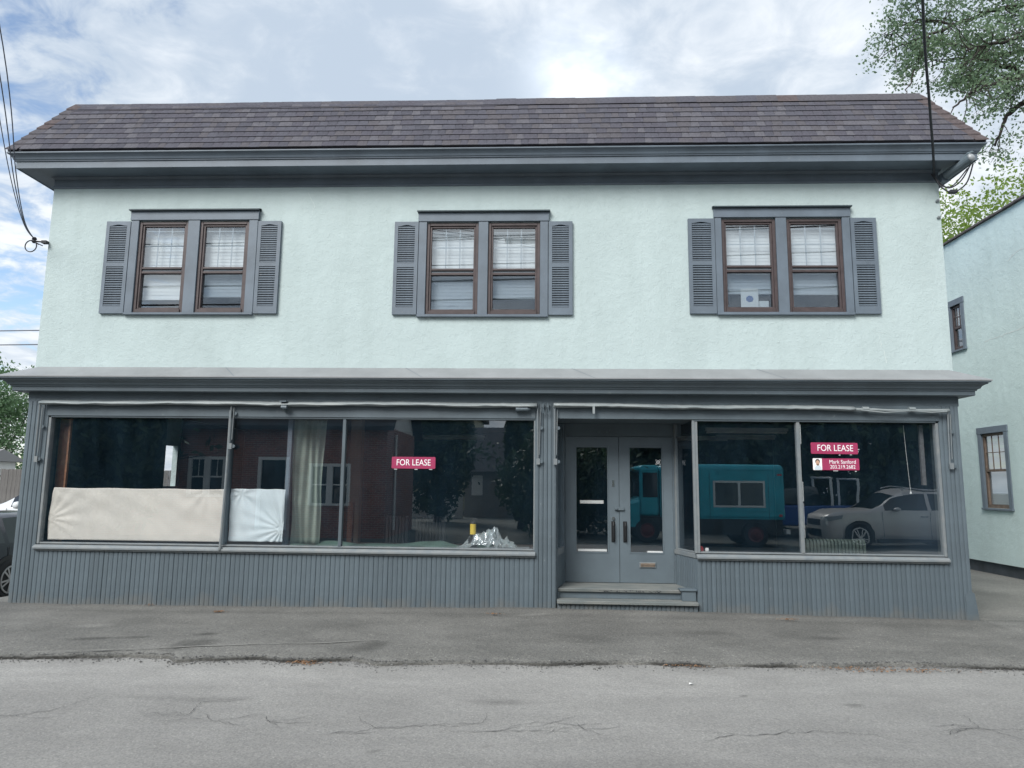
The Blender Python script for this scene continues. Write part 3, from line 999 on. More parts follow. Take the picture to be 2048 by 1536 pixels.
def shutter(x0, x1, z0, z1):
    global slat_me
    wd = x1 - x0
    st = .050
    a, b = x0 + st, x1 - st
    top, botm = z1 - .052, z0 + .105
    mid = (top + botm) / 2 + .01
    mb = MB()
    mb.box(x0, a, .018, .0585, z0, z1)
    mb.box(b, x1, .018, .0585, z0, z1)
    mb.box(a, b, .018, .0585, z0, botm)
    mb.box(a, b, .018, .0585, mid - .03, mid + .03)
    n = 10
    for i in range(n):
        f0, f1 = i / n, (i + 1) / n
        g = lambda f_: top - .016 + .020 * (0.5 - 0.5 * math.cos(2 * math.pi * f_))
        mb.add([(a + (b - a) * f0, .018, g(f0)), (a + (b - a) * f1, .018, g(f1)), (a + (b - a) * f1, .018, z1), (a + (b - a) * f0, .018, z1),
                (a + (b - a) * f0, .058, g(f0)), (a + (b - a) * f1, .058, g(f1)), (a + (b - a) * f1, .058, z1), (a + (b - a) * f0, .058, z1)],
               [(0, 1, 2, 3), (0, 4, 5, 1), (3, 2, 6, 7)])
    mb.box(a, b, .052, .0583, botm, top + .01)
    s = mb.build("shutter", [M_TRIM, M_DARK], B)
    back = len(s.data.polygons) - 6
    for p in s.data.polygons:
        if p.index >= back:
            p.material_index = 1
    if slat_me is None:
        m2 = MB()
        m2.add([(0, .022, -.010), (1, .022, -.010), (1, .048, .010), (0, .048, .010), (0, .022, .004), (1, .022, .004), (1, .048, .024), (0, .048, .024)],
               [(0, 3, 2, 1), (4, 5, 6, 7), (0, 1, 5, 4), (1, 2, 6, 5), (2, 3, 7, 6), (3, 0, 4, 7)])
        slat_me = m2.data("slat", M_TRIM)
    for lo, hi in ((botm, mid - .03), (mid + .03, top - .012)):
        n = 17
        for i in range(n):
            o = link("slat", slat_me, s, (a, 0, lo + (hi - lo) * (i + .5) / n))
            o.scale = (b - a, 1, 1)


for x0, x1, z0, z1 in ((-6.328, -5.972, 4.005, 5.37), (-4.093, -3.757, 4.005, 5.365), (-2.114, -1.772, 3.99, 5.342), (.075, .41, 3.987, 5.337), (2.023, 2.388, 4.005, 5.367), (4.252, 4.60, 4.004, 5.365)):
    shutter(x0, x1, z0, z1)

# hairline plaster cracks, filled and overpainted


def hairline(pts, y, parent, m_, axis="x", wd=.004):
    a, b = [], []
    for p, q in zip(pts[:-1], pts[1:]):
        k = max(2, int(math.dist(p, q) / .05))
        for i in range(k):
            f_ = i / k
            c = (p[0] + (q[0] - p[0]) * f_ + random.gauss(0, .008), p[1] + (q[1] - p[1]) * f_ + random.gauss(0, .006))
            w_ = random.uniform(.3, 1) * wd
            if axis == "x":
                a.append((c[0] - w_, y, c[1] + w_ * .6))
                b.append((c[0] + w_, y, c[1] - w_ * .6))
            else:
                a.append((y, c[0], c[1] - w_))
                b.append((y, c[0], c[1] + w_))
    mb = MB()
    mb.grid([a, b])
    return mb.build("plaster_crack", m_, parent)


M_PCR = mat("filled_crack", (.62, .68, .66), .8)
for pl in ([(4.28, 3.93), (4.45, 3.83), (4.56, 3.70), (4.62, 3.45), (4.66, 3.28)], [(4.50, 3.78), (4.72, 3.70)], [(1.1, 3.9), (1.25, 3.7), (1.22, 3.5)], [(-3.4, 5.8), (-3.3, 5.6), (-3.33, 5.45)]):
    hairline(pl, .0575, B, M_PCR)

# eave: frieze, soffit, fascia, crown
mb = MB()
sweep(mb, [(-.055, 5.885), (.005, 5.885), (.02, 5.90), (.02, 5.915), (.004, 5.93), (.004, 6.03), (.035, 6.055), (.035, 6.062), (-.055, 6.062)], XL, XR, .06, YB)
mb.build("frieze", M_TRIM, B)
mb = MB()
sweep(mb, [(-.055, 6.063), (.33, 6.063), (.33, 6.052), (.345, 6.052), (.345, 6.150), (.362, 6.152), (.362, 6.163), (.375, 6.172), (.385, 6.20), (.408, 6.23), (.435, 6.243), (.435, 6.262), (.40, 6.275), (-.055, 6.275)], XL, XR, .06, YB)
mb.build("eave_cornice", M_TRIM, B, bevel=.002)

# mansard roof
OV, ZE, DIN, ZT = .44, 6.278, .54, 7.245     # eave overhang, eave height, run, top height
ROOF = None
mb = MB()
zin = ZT
sweep(mb, [(OV - .01, ZE), (OV - .01 - DIN, zin), (OV - .2 - DIN, zin), (-.16, ZE)], XL, XR, .06, YB + .3)
mb.box(XL + .2, XR - .2, .35, YB, ZT - .25, ZT - .02)
ROOF = mb.build("roof", SHG[4], B)
SL = math.hypot(DIN, ZT - ZE)
uy, uz = DIN / SL, (ZT - ZE) / SL            # up-slope direction (y, z)
ny, nz = -uz, uy                             # outward normal
NC = 9
EXPO = SL / NC
cache = {}


def shingle_mesh(wk, tone):
    key = (wk, tone)
    if key not in cache:
        w_ = wk / 100
        t0, t1 = .016, .003
        L = EXPO + .03
        sk = .004
        # local frame: x along the eave, y up the slope, z outwards
        m2 = MB()
        m2.add([(0, 0, 0), (w_, 0, 0), (w_ - sk, L, 0), (sk, L, 0), (0, 0, t0), (w_, 0, t0), (w_ - sk, L, t1), (sk, L, t1)],
               [(4, 5, 6, 7), (0, 1, 5, 4), (1, 2, 6, 5), (3, 0, 4, 7)])
        cache[key] = m2.data("shingle", SHG[tone])
    return cache[key]


frame = Matrix(((1, 0, 0), (0, uy, ny), (0, uz, nz))).to_4x4()
rest = MB()
count = 0
WK = (10, 12, 14, 16, 19)
for c in range(NC):
    vlow = c * EXPO
    ins = DIN * (vlow / SL)
    xa, xb = XL - OV + ins + .10, XR + OV - ins - .10
    x = xa - random.uniform(0, .1)
    while x < xb:
        wk = random.choice(WK)
        w_ = wk / 100
        tone = random.choices((0, 1, 2, 3, 4), (3, 3, 2.2, 2.5, 2.0))[0]
        dv = random.choice((0, 0, -.003, .002)) + .004 * math.sin(x * 1.7 + c)
        if x >= xa - .06 and x + w_ <= xb + .06:
            y0 = .06 - OV + uy * (vlow + dv) + ny * .002
            z0 = ZE + uz * (vlow + dv) + nz * .002 + .006
            if c < NC and count < 300:
                o = link("shingle", shingle_mesh(wk, tone), ROOF)
                o.matrix_local = Matrix.Translation((x, y0, z0)) @ frame
                count += 1
            else:
                src = shingle_mesh(wk, tone)
                m4 = Matrix.Translation((x, y0, z0)) @ frame
                rest.cur = tone
                rest.add([m4 @ v.co for v in src.vertices], [tuple(p.vertices) for p in src.polygons])
        x += w_ - .0002
o = rest.build("upper_shingles", SHG, ROOF)
tag(o, kind="stuff")
# ridge caps along the top edge, hip caps on the two corners
rc = MB()
rc.add([(0, -.10, -.11), (.29, -.10, -.11), (.29, .0, .018), (0, .0, .018), (.29, .16, .012), (0, .16, .012), (0, -.108, -.112), (.29, -.108, -.112)], [(0, 1, 2, 3), (3, 2, 4, 5), (6, 7, 1, 0)])
rc_me = [rc.data("ridge_shingle", m_) for m_ in (SHG[0], SHG[1], SHG[3], M_HIP)]
x = XL - OV + DIN + .02
i = 0
while x < XR + OV - DIN - .1:
    o = link("ridge_shingle", rc_me[random.choice((0, 1, 2)) if x < 3 else random.choice((2, 3))], ROOF, (x, .06 - OV + DIN - .0, ZT + .004 + random.uniform(0, .006) + (.012 if x > -.9 else 0)))
    o.rotation_euler = (R(8), R(-.4) if x > -.9 else 0, 0)
    x += .29
for side, xe in ((-1, XL - OV), (1, XR + OV)):
    nH = 9
    for k in range(nH):
        m2 = MB()
        f0, f1 = k / nH, (k + 1.25) / nH
        P = []
        for f_ in (f0, f1):
            lift = .020 if f_ == f0 else .008
            cx = xe - side * DIN * f_
            cy = .06 - OV + DIN * f_
            cz = ZE + (ZT - ZE) * f_ + lift
            P.append([(cx - side * .17, cy - .0 - lift * .6, cz - .0), (cx, cy - lift, cz + lift * .4), (cx, cy + .13, cz)])
        (A0, C0, D0), (A1, C1, D1) = P
        m2.add([A0, C0, D0, A1, C1, D1, (A0[0], A0[1], A0[2] - .015), (C0[0], C0[1], C0[2] - .02)], [(0, 1, 4, 3), (1, 2, 5, 4), (6, 7, 1, 0)])
        m2.build("hip_shingle", M_HIP if side > 0 else random.choice((SHG[3], M_HIP)), ROOF)

# pent roof and lower cornice
mb = MB()
sweep(mb, [(.275, 3.052), (.285, 3.045), (.285, 3.060), (-.059, 3.236), (-.059, 3.21)], XL - .01, XR + .01, .0, 1.2)
pent = mb.build("pent_roof", M_PENT, B)
mb = MB()
for xs_ in (-4.45, -1.9, .4, 2.9):
    mb.add([(xs_ + .28, -.283, 3.062), (xs_ + .288, -.283, 3.062), (xs_ + .008, .055, 3.239), (xs_, .055, 3.239)], [(0, 1, 2, 3)])
mb.build("lap_joint", M_TRIM, pent)
mb = MB()
sweep(mb, [(0, 2.865), (.13, 2.865), (.14, 2.872), (.14, 2.925), (.155, 2.928), (.16, 2.945), (.185, 2.955), (.20, 2.985), (.235, 3.005), (.25, 3.008), (.25, 3.022), (.275, 3.028), (.275, 3.050), (-.0, 3.052)], XL - .01, XR + .01, .0, 1.2)
mb.build("shop_cornice", M_TRIM2, B)
mb = MB()
mb.box(XL - .01, XR + .01, .004, .239, 2.74, 2.864)
mb.build("frieze", M_TRIM2, B)

# shop front frame: header boards, sills, mullions, pilasters, planks, panes
ZG0, ZG1 = .795, 2.53
mb = MB()
mb.box(-6.90, -.095, -.012, .10, 2.535, 2.738)
mb.box(-6.86, -.10, .0, .11, 2.515, 2.534)
mb.build("header_board", M_TRIM2, B, bevel=.004)
mb = MB()
mb.box(.19, 5.24, -.012, .10, 2.540, 2.738)
mb.box(2.02, 5.2, .0, .11, 2.52, 2.539)
mb.build("header_board", M_TRIM2, B, bevel=.004)


def plank_mesh(wd, z0, z1, beads=1, deep=.009):
    prof = []
    bw = wd / beads
    for i in range(beads):
        g0 = deep if i == 0 else .0075
        prof += [(i * bw + (0 if i == 0 else .0), g0), (i * bw + .006, .001), (i * bw + bw * .5, -.0015), (i * bw + bw - .006, .001)]
    prof += [(wd, deep), (wd, .022), (0, .022)]
    m2 = MB()
    m2.prism([(p[0], p[1]) for p in prof], z0, z1, "z")
    return m2.data("plank", M_TRIM2)


nplank = 0


def run_planks(xa, xb, z0, z1, wd, beads=1, y=0.0, p0=None, ang=0.0, basefn=None):
    n = max(1, round((xb - xa) / wd))
    w_ = (xb - xa) / n
    me = plank_mesh(w_ - .0012, z0, z1, beads)
    for i in range(n):
        o = link("plank", me, B)
        j = random.uniform(-.0018, .0018)
        if p0 is None:
            o.location = (xa + i * w_, y + j, 0)
        else:
            o.location = (p0[0] + math.cos(ang) * i * w_, p0[1] + math.sin(ang) * i * w_, 0)
            o.rotation_euler = (0, 0, ang)


run_planks(-6.89, -.10, -.03, .715, .193, 3)            # bulkhead under the left window
run_planks(2.03, 5.235, -.03, .715, .0605, 1)            # bulkhead under the right window
run_planks(XL, -6.89, -.03, 2.739, .062, 1)                 # left corner pilaster
run_planks(5.235, XR, -.03, 2.739, .054, 1)               # right corner pilaster
run_planks(-.098, .188, -.03, 2.739, .0572, 1, y=-.006)    # middle pilaster
mb = MB()
mb.box(XL + .004, -6.9, .023, .24, 0, 2.739)
mb.box(5.24, XR - .004, .023, .24, 0, 2.739)
mb.box(-.096, .186, .018, .24, 0, 2.739)
mb.box(-6.885, -.105, .023, .10, 0, .72)
mb.box(2.04, 5.23, .023, .10, 0, .72)
mb.build("backing_wall", M_TRIM2, B)
# bent metal foot plate on the right corner
mb = MB()
mb.grid([[(5.40, -.012, .33), (5.47, -.014, .36), (5.525, -.004, .34)], [(5.41, -.016, .2), (5.48, -.022, .2), (5.54, -.012, .2)], [(5.40, -.012, .0), (5.48, -.020, .0), (5.56, -.014, -.01)]])
mb.build("corner_plate", M_TRIM2, B, smooth=True)


def shop_window(x0, x1, mulls, sill_ends):
    mb = MB()
    # sill: nosing board and sloping top
    a, b = sill_ends
    mb.prism([(-.055, .722), (-.055, .748), (-.02, .772), (.07, .785), (.07, .722)], a, b, "x")
    mb.box(a + .01, b - .01, -.030, -.001, .700, .7215)
    w_ = mb.build("shop_window", M_TRIMW, B, bevel=.003)
    mb = MB()
    fx = .035
    mb.box(x0 - fx, x0, .005, .095, .786, 2.514)
    mb.box(x1, x1 + fx, .005, .095, .786, 2.514)
    mb.box(x0, x1, .012, .09, .786, .806)
    mb.build("frame", M_TRIMW, w_, bevel=.003)
    xs = [x0] + mulls + [x1]
    for m_ in mulls:
        mb = MB()
        mb.box(m_ - .022, m_ + .022, .006, .088, .807, 2.514)
        mb.build("mullion", M_TRIMW if m_ > 0 else M_TRIM2, w_, bevel=.004)
    for i in range(len(xs) - 1):
        aa = xs[i] + (.0225 if i else .0)
        bb = xs[i + 1] - (.0225 if i < len(xs) - 2 else .0)
        mb = MB()
        mb.box(aa, bb, .045, .051, .8065, 2.5145)
        mb.build("pane", M_GLASSW if x0 > 0 and i == 1 else M_GLASS, w_)
    return w_


SW1 = shop_window(-6.85, -.115, [-4.30, -2.71], (-6.90, -.085))
SW2 = shop_window(2.075, 5.195, [3.405], (2.02, 5.235))
# corner bead of the right window and the splayed returns of the entry
P0, P1 = Vector((2.03, .03)), Vector((1.865, .68))
mb = MB()
mb.box(2.005, 2.0395, .0, .05, .786, 2.5335)
mb.build("corner_mullion", M_TRIMW, B, bevel=.003)


def wallseg(mb, p, q, th, z0, z1):
    d_ = (q - p).normalized()
    n_ = Vector((-d_.y, d_.x)) * th
    pts = [p, q, q + n_, p + n_]
    mb.add([(v.x, v.y, z0) for v in pts] + [(v.x, v.y, z1) for v in pts], [(0, 3, 2, 1), (4, 5, 6, 7), (0, 1, 5, 4), (1, 2, 6, 5), (2, 3, 7, 6), (3, 0, 4, 7)])


ang = math.atan2(P1.y - P0.y, P1.x - P0.x)
L01 = (P1 - P0).length
run_planks(0, L01 - .03, .0, .715, .055, 1, p0=(P1.x - math.cos(ang) * .03, P1.y - math.sin(ang) * .03), ang=ang + math.pi)
mb = MB()
mb2 = MB()
off = Vector((.012, .003))
wallseg(mb, P0 + off + Vector((-.03, .03)), P1 + off + Vector((-.02, 0)), -.06, .717, .775)
wallseg(mb, P0 + Vector((0, .03)) + off, P1 + off, -.02, .776, .80)
wallseg(mb, P1 + off + (P0 - P1).normalized() * .05, P1 + off, -.04, .80, 2.53)
mb.build("entry_sill", M_TRIMW, B, bevel=.003)
mb = MB()
wallseg(mb, P0 + Vector((.03, .04)), P1 + Vector((.03, -.05)), -.005, .801, 2.53)
mb.build("entry_pane", M_GLASS, B)
mb = MB()
wallseg(mb, P0 + Vector((.03, .03)), P1 + Vector((.03, 0)), -.03, .05, .715)
mb.build("entry_wall", M_TRIM2, B)
mb = MB()
Q0, Q1 = Vector((.195, .02)), Vector((.325, .70))
wallseg(mb, Q0, Q1, .05, .02, .715)
wallseg(mb, Q1 - (Q1 - Q0).normalized() * .07, Q1, .05, .716, 2.53)
wallseg(mb, Q0, Q0 + (Q1 - Q0).normalized() * .10, .05, .716, 2.53)
mb.build("entry_wall", M_TRIM2, B)
mb = MB()
wallseg(mb, Q0 + (Q1 - Q0).normalized() * .10, Q1 - (Q1 - Q0).normalized() * .07, .05, .716, .80)
mb.build("entry_sill", M_TRIMW, B)
mb = MB()
wallseg(mb, Q0 + (Q1 - Q0).normalized() * .101 + Vector((-.02, 0)), Q1 - (Q1 - Q0).normalized() * .071 + Vector((-.02, 0)), .005, .8005, 2.53)
mb.build("entry_pane", M_GLASS, B)
mb = MB()
mb.box(.187, 2.04, .101, .82, 2.5405, 2.60)
mb.box(.20, 1.99, .71, .76, 2.352, 2.540)
mb.box(.30, .335, .69, .77, .30, 2.351)
mb.box(1.858, 1.90, .69, .77, .30, 2.351)
mb.build("door_frame", M_TRIM2, B, bevel=.004)


def door(x0, x1, label, right):
    w_ = x1 - x0
    gx0, gx1 = x0 + .145, x1 - .155
    if right:
        gx0, gx1 = x0 + .145, x1 - .145
    gz0, gz1 = .715, 2.20
    mb = MB()
    holed_wall(mb, x0, x1, .306, 2.348, .70, .745, [(gx0, gx1, gz0, gz1)])
    d_ = mb.build("door", M_DOOR, B)
    d_["label"] = label
    mb = MB()
    mb.box(gx0, gx1, .722, .728, gz0, gz1)
    mb.build("pane", M_GLASS, d_)
    # moulding round the glass
    mb = MB()
    for a, b, c, e in ((gx0 - .012, gx0 + .008, gz0 - .012, gz1 + .012), (gx1 - .008, gx1 + .012, gz0 - .012, gz1 + .012)):
        mb.box(a, b, .694, .712, c, e)
    mb.box(gx0 + .008, gx1 - .008, .694, .712, gz0 - .012, gz0 + .008)
    mb.box(gx0 + .008, gx1 - .008, .694, .712, gz1 - .008, gz1 + .012)
    mb.build("glass_bead", M_DOOR, d_, bevel=.003)
    hx = x0 + .075 if right else x1 - .085
    mb = MB()
    mb.box(hx - .026, hx + .026, .688, .6995, .865, 1.15)
    mb.tube([(hx, .69, .885), (hx, .655, .89), (hx, .648, .93), (hx, .648, 1.09), (hx, .655, 1.13), (hx, .69, 1.135)], .011, 8)
    h = mb.build("handle", M_BLACK, d_, smooth=False)
    mb = MB()
    for z in (.55, 1.37, 2.12):
        xx = x1 if right else x0
        mb.tube([(xx, .692, z - .06), (xx, .692, z + .06)], .009, 8)
    mb.build("hinge", M_TRIM2, d_)
    return d_, gx0, gx1


D1, g0, g1 = door(.338, 1.094, None, False)
D2, h0, h1 = door(1.100, 1.856, None, True)
D1["label"] = "left grey door leaf with a round lock and a white strip behind its glass"
D2["label"] = "right grey door leaf with a brass mail slot"
mb = MB()
mb.box(1.03, 1.165, .672, .6985, 1.305, 1.350)
mb.tube([(1.055, .655, 1.328), (1.055, .69, 1.328)], .018, 10)
mb.build("hasp", M_TRIM2, D1, bevel=.003)
mb = MB()
mb.lathe([(.022, 0), (.022, .012), (.012, .018)], (1.012, .682, 1.19), "y", 14)
mb.box(1.0, 1.028, .69, .6995, 1.64, 1.73)
mb.build("lock", M_CHROME, D1)
mb = MB()
mb.box(1.37, 1.60, .684, .6995, .515, .59)
mb.build("mail_slot", M_TRIMW, D2, bevel=.004)
mb = MB()
mb.box(1.385, 1.585, .676, .6838, .528, .577)
mb.box(1.385, 1.585, .668, .6758, .55, .577)
mb.build("mail_flap", M_BRASS, D2, bevel=.004)
# papers behind the door glass
mb = MB()
mb.prism([(.74, 1.395), (.755, 1.39), (.76, 1.435), (.745, 1.44)], g0 + .06, g1 - .06, "x")
tag(mb.build("paper_strip", M_PAPER), "white paper strip stuck across the middle of the left door glass", "paper")
mb = MB()
mb.prism([(.735, .727), (.80, .727), (.79, .756), (.745, .752)], g0 + .03, g1 - .02, "x")
tag(mb.build("paper_roll", M_PAPER), "white paper roll lying at the bottom of the left door glass", "paper")
mb = MB()
mb.prism([(.735, .712), (.84, .712), (.83, .735), (.745, .74)], h0 + .25, h1 - .005, "x")
tag(mb.build("envelope", M_PAPER), "white envelope at the bottom of the right door glass", "paper")
mb = MB()
cx, cz, s = 1.66, 1.99, .036
for a, b in ((-1, -1), (-1, 1), (1, -1), (1, 1)):
    mb.box(cx + a * s - (.006 if a > 0 else 0), cx + a * s + (0 if a > 0 else .006), .7205, .7214, cz + b * s - (.018 if b > 0 else 0), cz + b * s + (0 if b > 0 else .018))
    mb.box(cx + a * (s - .0065) - (.012 if a > 0 else 0), cx + a * (s - .0065) + (0 if a > 0 else .012), .7205, .7214, cz + b * s - (.006 if b > 0 else 0), cz + b * s + (0 if b > 0 else .006))
n = 20
for r0, r1 in ((.017, .026), (.0, .009)):
    mb.grid([[(cx + r * math.cos(2 * math.pi * k / n), .7210, cz + r * math.sin(2 * math.pi * k / n)) for k in range(n + 1)] for r in (r0, r1)])
tag(mb.build("door_sticker", M_SIGNW), "small white ring sticker high on the right door glass", "sticker")

# entrance steps
ST = thing("entrance_steps", "two grey wooden steps with peeling paint before the double door", "steps")
mb = MB()
mb.add([(.215, .11, .255), (2.0, .11, .255), (1.87, .76, .255), (.33, .76, .255), (.215, .10, .299), (2.0, .10, .299), (1.87, .76, .299), (.33, .76, .299)],
       [(0, 3, 2, 1), (4, 5, 6, 7), (0, 1, 5, 4), (1, 2, 6, 5), (2, 3, 7, 6), (3, 0, 4, 7)])
mb.build("tread", M_STEP, ST, bevel=.006)
mb = MB()
mb.box(.20, 2.02, -.085, .18, .128, .170)
mb.build("tread", M_STEP, ST, bevel=.006)
mb = MB()
mb.box(.21, 1.86, .145, .17, .171, .254)
mb.box(.205, .235, .12, .144, .171, .254)
mb.build("riser", M_TRIM2, ST, bevel=.003)
me = plank_mesh(.058, -.02, .127)
for i in range(31):
    link("plank", me, ST, (.205 + i * .0585, -.035, 0))
mb = MB()
mb.box(1.83, 2.01, .02, .16, .171, .30)
mb.box(1.80, 2.015, .0, .17, .3005, .325)
mb.build("step_post", M_TRIM2, ST, bevel=.004)
# flaked paint along the nosing of the upper tread
mb = MB()
for i in range(46):
    x = random.uniform(.75, 1.55)
    w_ = random.uniform(.006, .03)
    h_ = random.uniform(.004, .011)
    z = .262 + random.uniform(0, .024)
    mb.add([(x, .1035, z), (x + w_, .1035, z + random.uniform(-.003, .003)), (x + w_ * .8, .1028, z + h_), (x + w_ * .2, .1028, z + h_ * .8)], [(0, 1, 2, 3)])
tag(mb.build("bare_wood_flakes", M_DARK, ST), kind="stuff")

# ------------------------------------------------------------------ folded awning hardware


def awning(x0, x1, label, rods, sag, brk):
    A = thing("folded_awning", label, "awning", group=None)
    n = 60
    pts, rs = [], []
    for i in range(n + 1):
        x = x0 + (x1 - x0) * i / n
        pts.append((x, -.075, 2.705 + sag * (i / n) + .006 * math.sin(x * 2.3) + random.gauss(0, .0015)))
        rs.append(.020 + .004 * math.sin(x * 5.1) + random.uniform(-.001, .0015))
    mb = MB()
    mb.tube(pts, rs, 8)
    mb.build("roller", M_BAR, A, smooth=True)
    # thin sheet hood lying over the roller
    P = []
    for i in range(n + 1):
        x = pts[i][0]
        z = pts[i][2]
        e = .004 * math.sin(x * 7) + random.gauss(0, .002)
        P.append([(x, -.002, z + .052), (x, -.05, z + .040), (x, -.108, z + .012 + e), (x, -.112, z - .008 + e), (x, -.104, z - .010 + e)])
    mb = MB()
    mb.grid(P[int(n * brk[0]): int(n * brk[1]) + 1])
    o = mb.build("hood", M_BAR, A, smooth=True)
    md = o.modifiers.new("solid", "SOLIDIFY")
    md.thickness = .003
    for (x, z0, z1) in rods:
        mb = MB()
        mb.tube([(x, -.06, z1 + .02), (x + random.uniform(-.012, .012), -.04, z0)], .0085, 6)
        mb.tube([(x + .035, -.05, z1), (x + .025, -.035, z0 + .07)], .0065, 6)
        mb.box(x - .014, x + .034, -.052, -.028, z0 - .06, z0 + .02)
        mb.build("folding_arm", M_TRIMW, A)
        for dz in (.0, .45):
            mb = MB()
            mb.lathe([(.024, 0), (.024, .018), (.012, .03)], (x + .05, -.04, z0 - .02 + dz), "y", 10)
            mb.build("bracket", M_TRIM2, A)
    return A


A1 = awning(-6.98, -.075, "folded awning roller and arms above the left shop window", [(-6.99, 1.95, 2.66), (-.065, 1.98, 2.66), (-4.275, 2.15, 2.66)], .0, (0.0, 1.0))
A2 = awning(.15, 5.34, "folded awning roller and arms above the door and right shop window", [(.165, 1.98, 2.66), (5.33, 1.97, 2.63)], -.03, (0.0, .78))
mb = MB()
mb.box(-3.58, -3.49, -.13, -.005, 2.735, 2.75)
mb.tube([(-3.56, -.10, 2.665), (-3.48, -.11, 2.66)], .026, 10)
mb.tube([(-3.54, -.09, 2.66), (-3.53, -.03, 2.61), (-3.52, -.014, 2.60)], .012, 6)
mb.build("gear_bracket", M_TRIM2, A1)
mb = MB()
mb.lathe([(.032, 0), (.028, .16), (.002, .2)], (-.36, -.075, 2.66), "x", 10)
mb.build("end_cone", M_TRIM2, A1)
mb = MB()
mb.box(.67, .70, -.115, -.09, 2.60, 2.70)
mb.build("hook", M_BAR, A2)
mb = MB()
for x in (4.25, 4.85):
    mb.tube([(x - .03, -.08, 2.69), (x + .05, -.08, 2.688)], .030, 8)
mb.tube([(4.2, -.10, 2.67), (4.5, -.11, 2.64), (4.85, -.10, 2.665)], .008, 6)
mb.tube([(4.85, -.10, 2.665), (5.1, -.11, 2.645), (5.3, -.10, 2.66)], .008, 6)
mb.build("clamp", M_BAR, A2)
mb = MB()
for x in (.01, .075):
    mb.tube([(x, -.02, 2.75), (x, -.06, 2.73), (x, -.07, 2.68), (x + .01, -.065, 2.63), (x - .005, -.06, 2.60), (x - .02, -.065, 2.63)], .008, 6)
    mb.box(x - .018, x + .018, -.05, -.008, 2.69, 2.73)
tag(mb.build("pulley_hooks", M_TRIM2), "pair of painted pulley hooks on the pilaster between both shop windows", "hooks")
# steel arm standing in front of the first mullion
mb = MB()
mb.tube([(-4.292, -.035, 2.62), (-4.298, -.03, 1.6), (-4.31, -.045, .77)], .017, 8)
mb.lathe([(.024, -.02), (.024, .02)], (-4.31, -.05, .765), "z", 10)
mb.build("support_arm", M_TRIMW, A1)

# ------------------------------------------------------------------ signs


def text(name, body, size, loc, parent, m_, sx_=1.0):
    c = bpy.data.curves.new(name, "FONT")
    c.body = body
    c.size = size
    c.align_x = "CENTER"
    c.align_y = "CENTER"
    c.extrude = .0004
    c.space_character = 1.0
    c.materials.append(m_)
    o = link(name, c, None)
    bpy.context.view_layer.update()
    me = bpy.data.meshes.new_from_object(o.evaluated_get(bpy.context.evaluated_depsgraph_get()))
    bpy.data.objects.remove(o)
    o = link(name, me, parent, loc)
    o.rotation_euler = (R(90), 0, 0)
    o.scale = (sx_, 1, 1)
    return o


def rounded(mb, x0, x1, z0, z1, y0, y1, r):
    poly = []
    for cx, cz, a0 in ((x1 - r, z1 - r, 0), (x0 + r, z1 - r, 90), (x0 + r, z0 + r, 180), (x1 - r, z0 + r, 270)):
        for k in range(5):
            a = R(a0 + 90 * k / 4)
            poly.append((cx + r * math.cos(a), cz + r * math.sin(a)))
    return mb.prism(poly, y0, y1, "y")


def sign(x0, x1, z0, z1, label, rot=0.0):
    cx, cz = (x0 + x1) / 2, (z0 + z1) / 2
    t_ = thing("lease_sign", label, "sign", (cx, .036, cz))
    t_.rotation_euler = (0, R(rot), 0)
    w_, h_ = (x1 - x0) / 2, (z1 - z0) / 2
    mb = MB()
    rounded(mb, -w_, w_, -h_, h_, 0, .004, .014)
    mb.build("board", M_SIGN, t_)
    return t_


s1 = sign(-2.046, -1.449, 1.851, 2.009, "maroon FOR LEASE sign alone in the left shop window")
text("lettering", "FOR LEASE", .118, (0, -.0012, .0), s1, M_SIGNW, .84)
s2 = sign(3.572, 4.184, 2.098, 2.248, "maroon FOR LEASE sign in the right shop window, upper of two", 0.3)
text("lettering", "FOR LEASE", .118, (0.01, -.0012, .0), s2, M_SIGNW, .84)
s3 = sign(3.588, 4.192, 1.885, 2.040, "maroon agent sign with small portrait and phone number, lower of two", -0.2)
text("lettering", "Mark Sanford", .070, (.085, -.0012, .030), s3, M_SIGNW, .92)
text("lettering", "203.219.2682", .068, (.085, -.0012, -.036), s3, M_SIGNW, .90)
mb = MB()
rounded(mb, -.302, -.183, -.0775, .0775, -.001, .0005, .012)
pt = mb.build("portrait_print", M_SIGNW, s3)


def disc(cx, cz, rx, rz, y, n=16):
    return [(cx + rx * math.cos(2 * math.pi * k / n), y, cz + rz * math.sin(2 * math.pi * k / n)) for k in range(n)]


for nm, pts, m_ in (("shirt", [(-.28, -.0018, -.074), (-.19, -.0018, -.074), (-.195, -.0018, -.035), (-.222, -.0018, -.015), (-.252, -.0018, -.015), (-.275, -.0018, -.035)], mat("portrait_shirt", (.55, .62, .68), .7)),
                    ("hair", disc(-.240, .035, .031, .034, -.0022), mat("portrait_hair", (.05, .035, .025), .7)),
                    ("face", disc(-.240, .018, .024, .034, -.0026), mat("portrait_face", (.52, .32, .23), .7)),
                    ("beard", disc(-.240, -.006, .017, .013, -.0030), mat("portrait_beard", (.22, .13, .09), .7))):
    mb = MB()
    mb.add(pts, [tuple(range(len(pts)))])
    mb.build(nm, m_, pt)
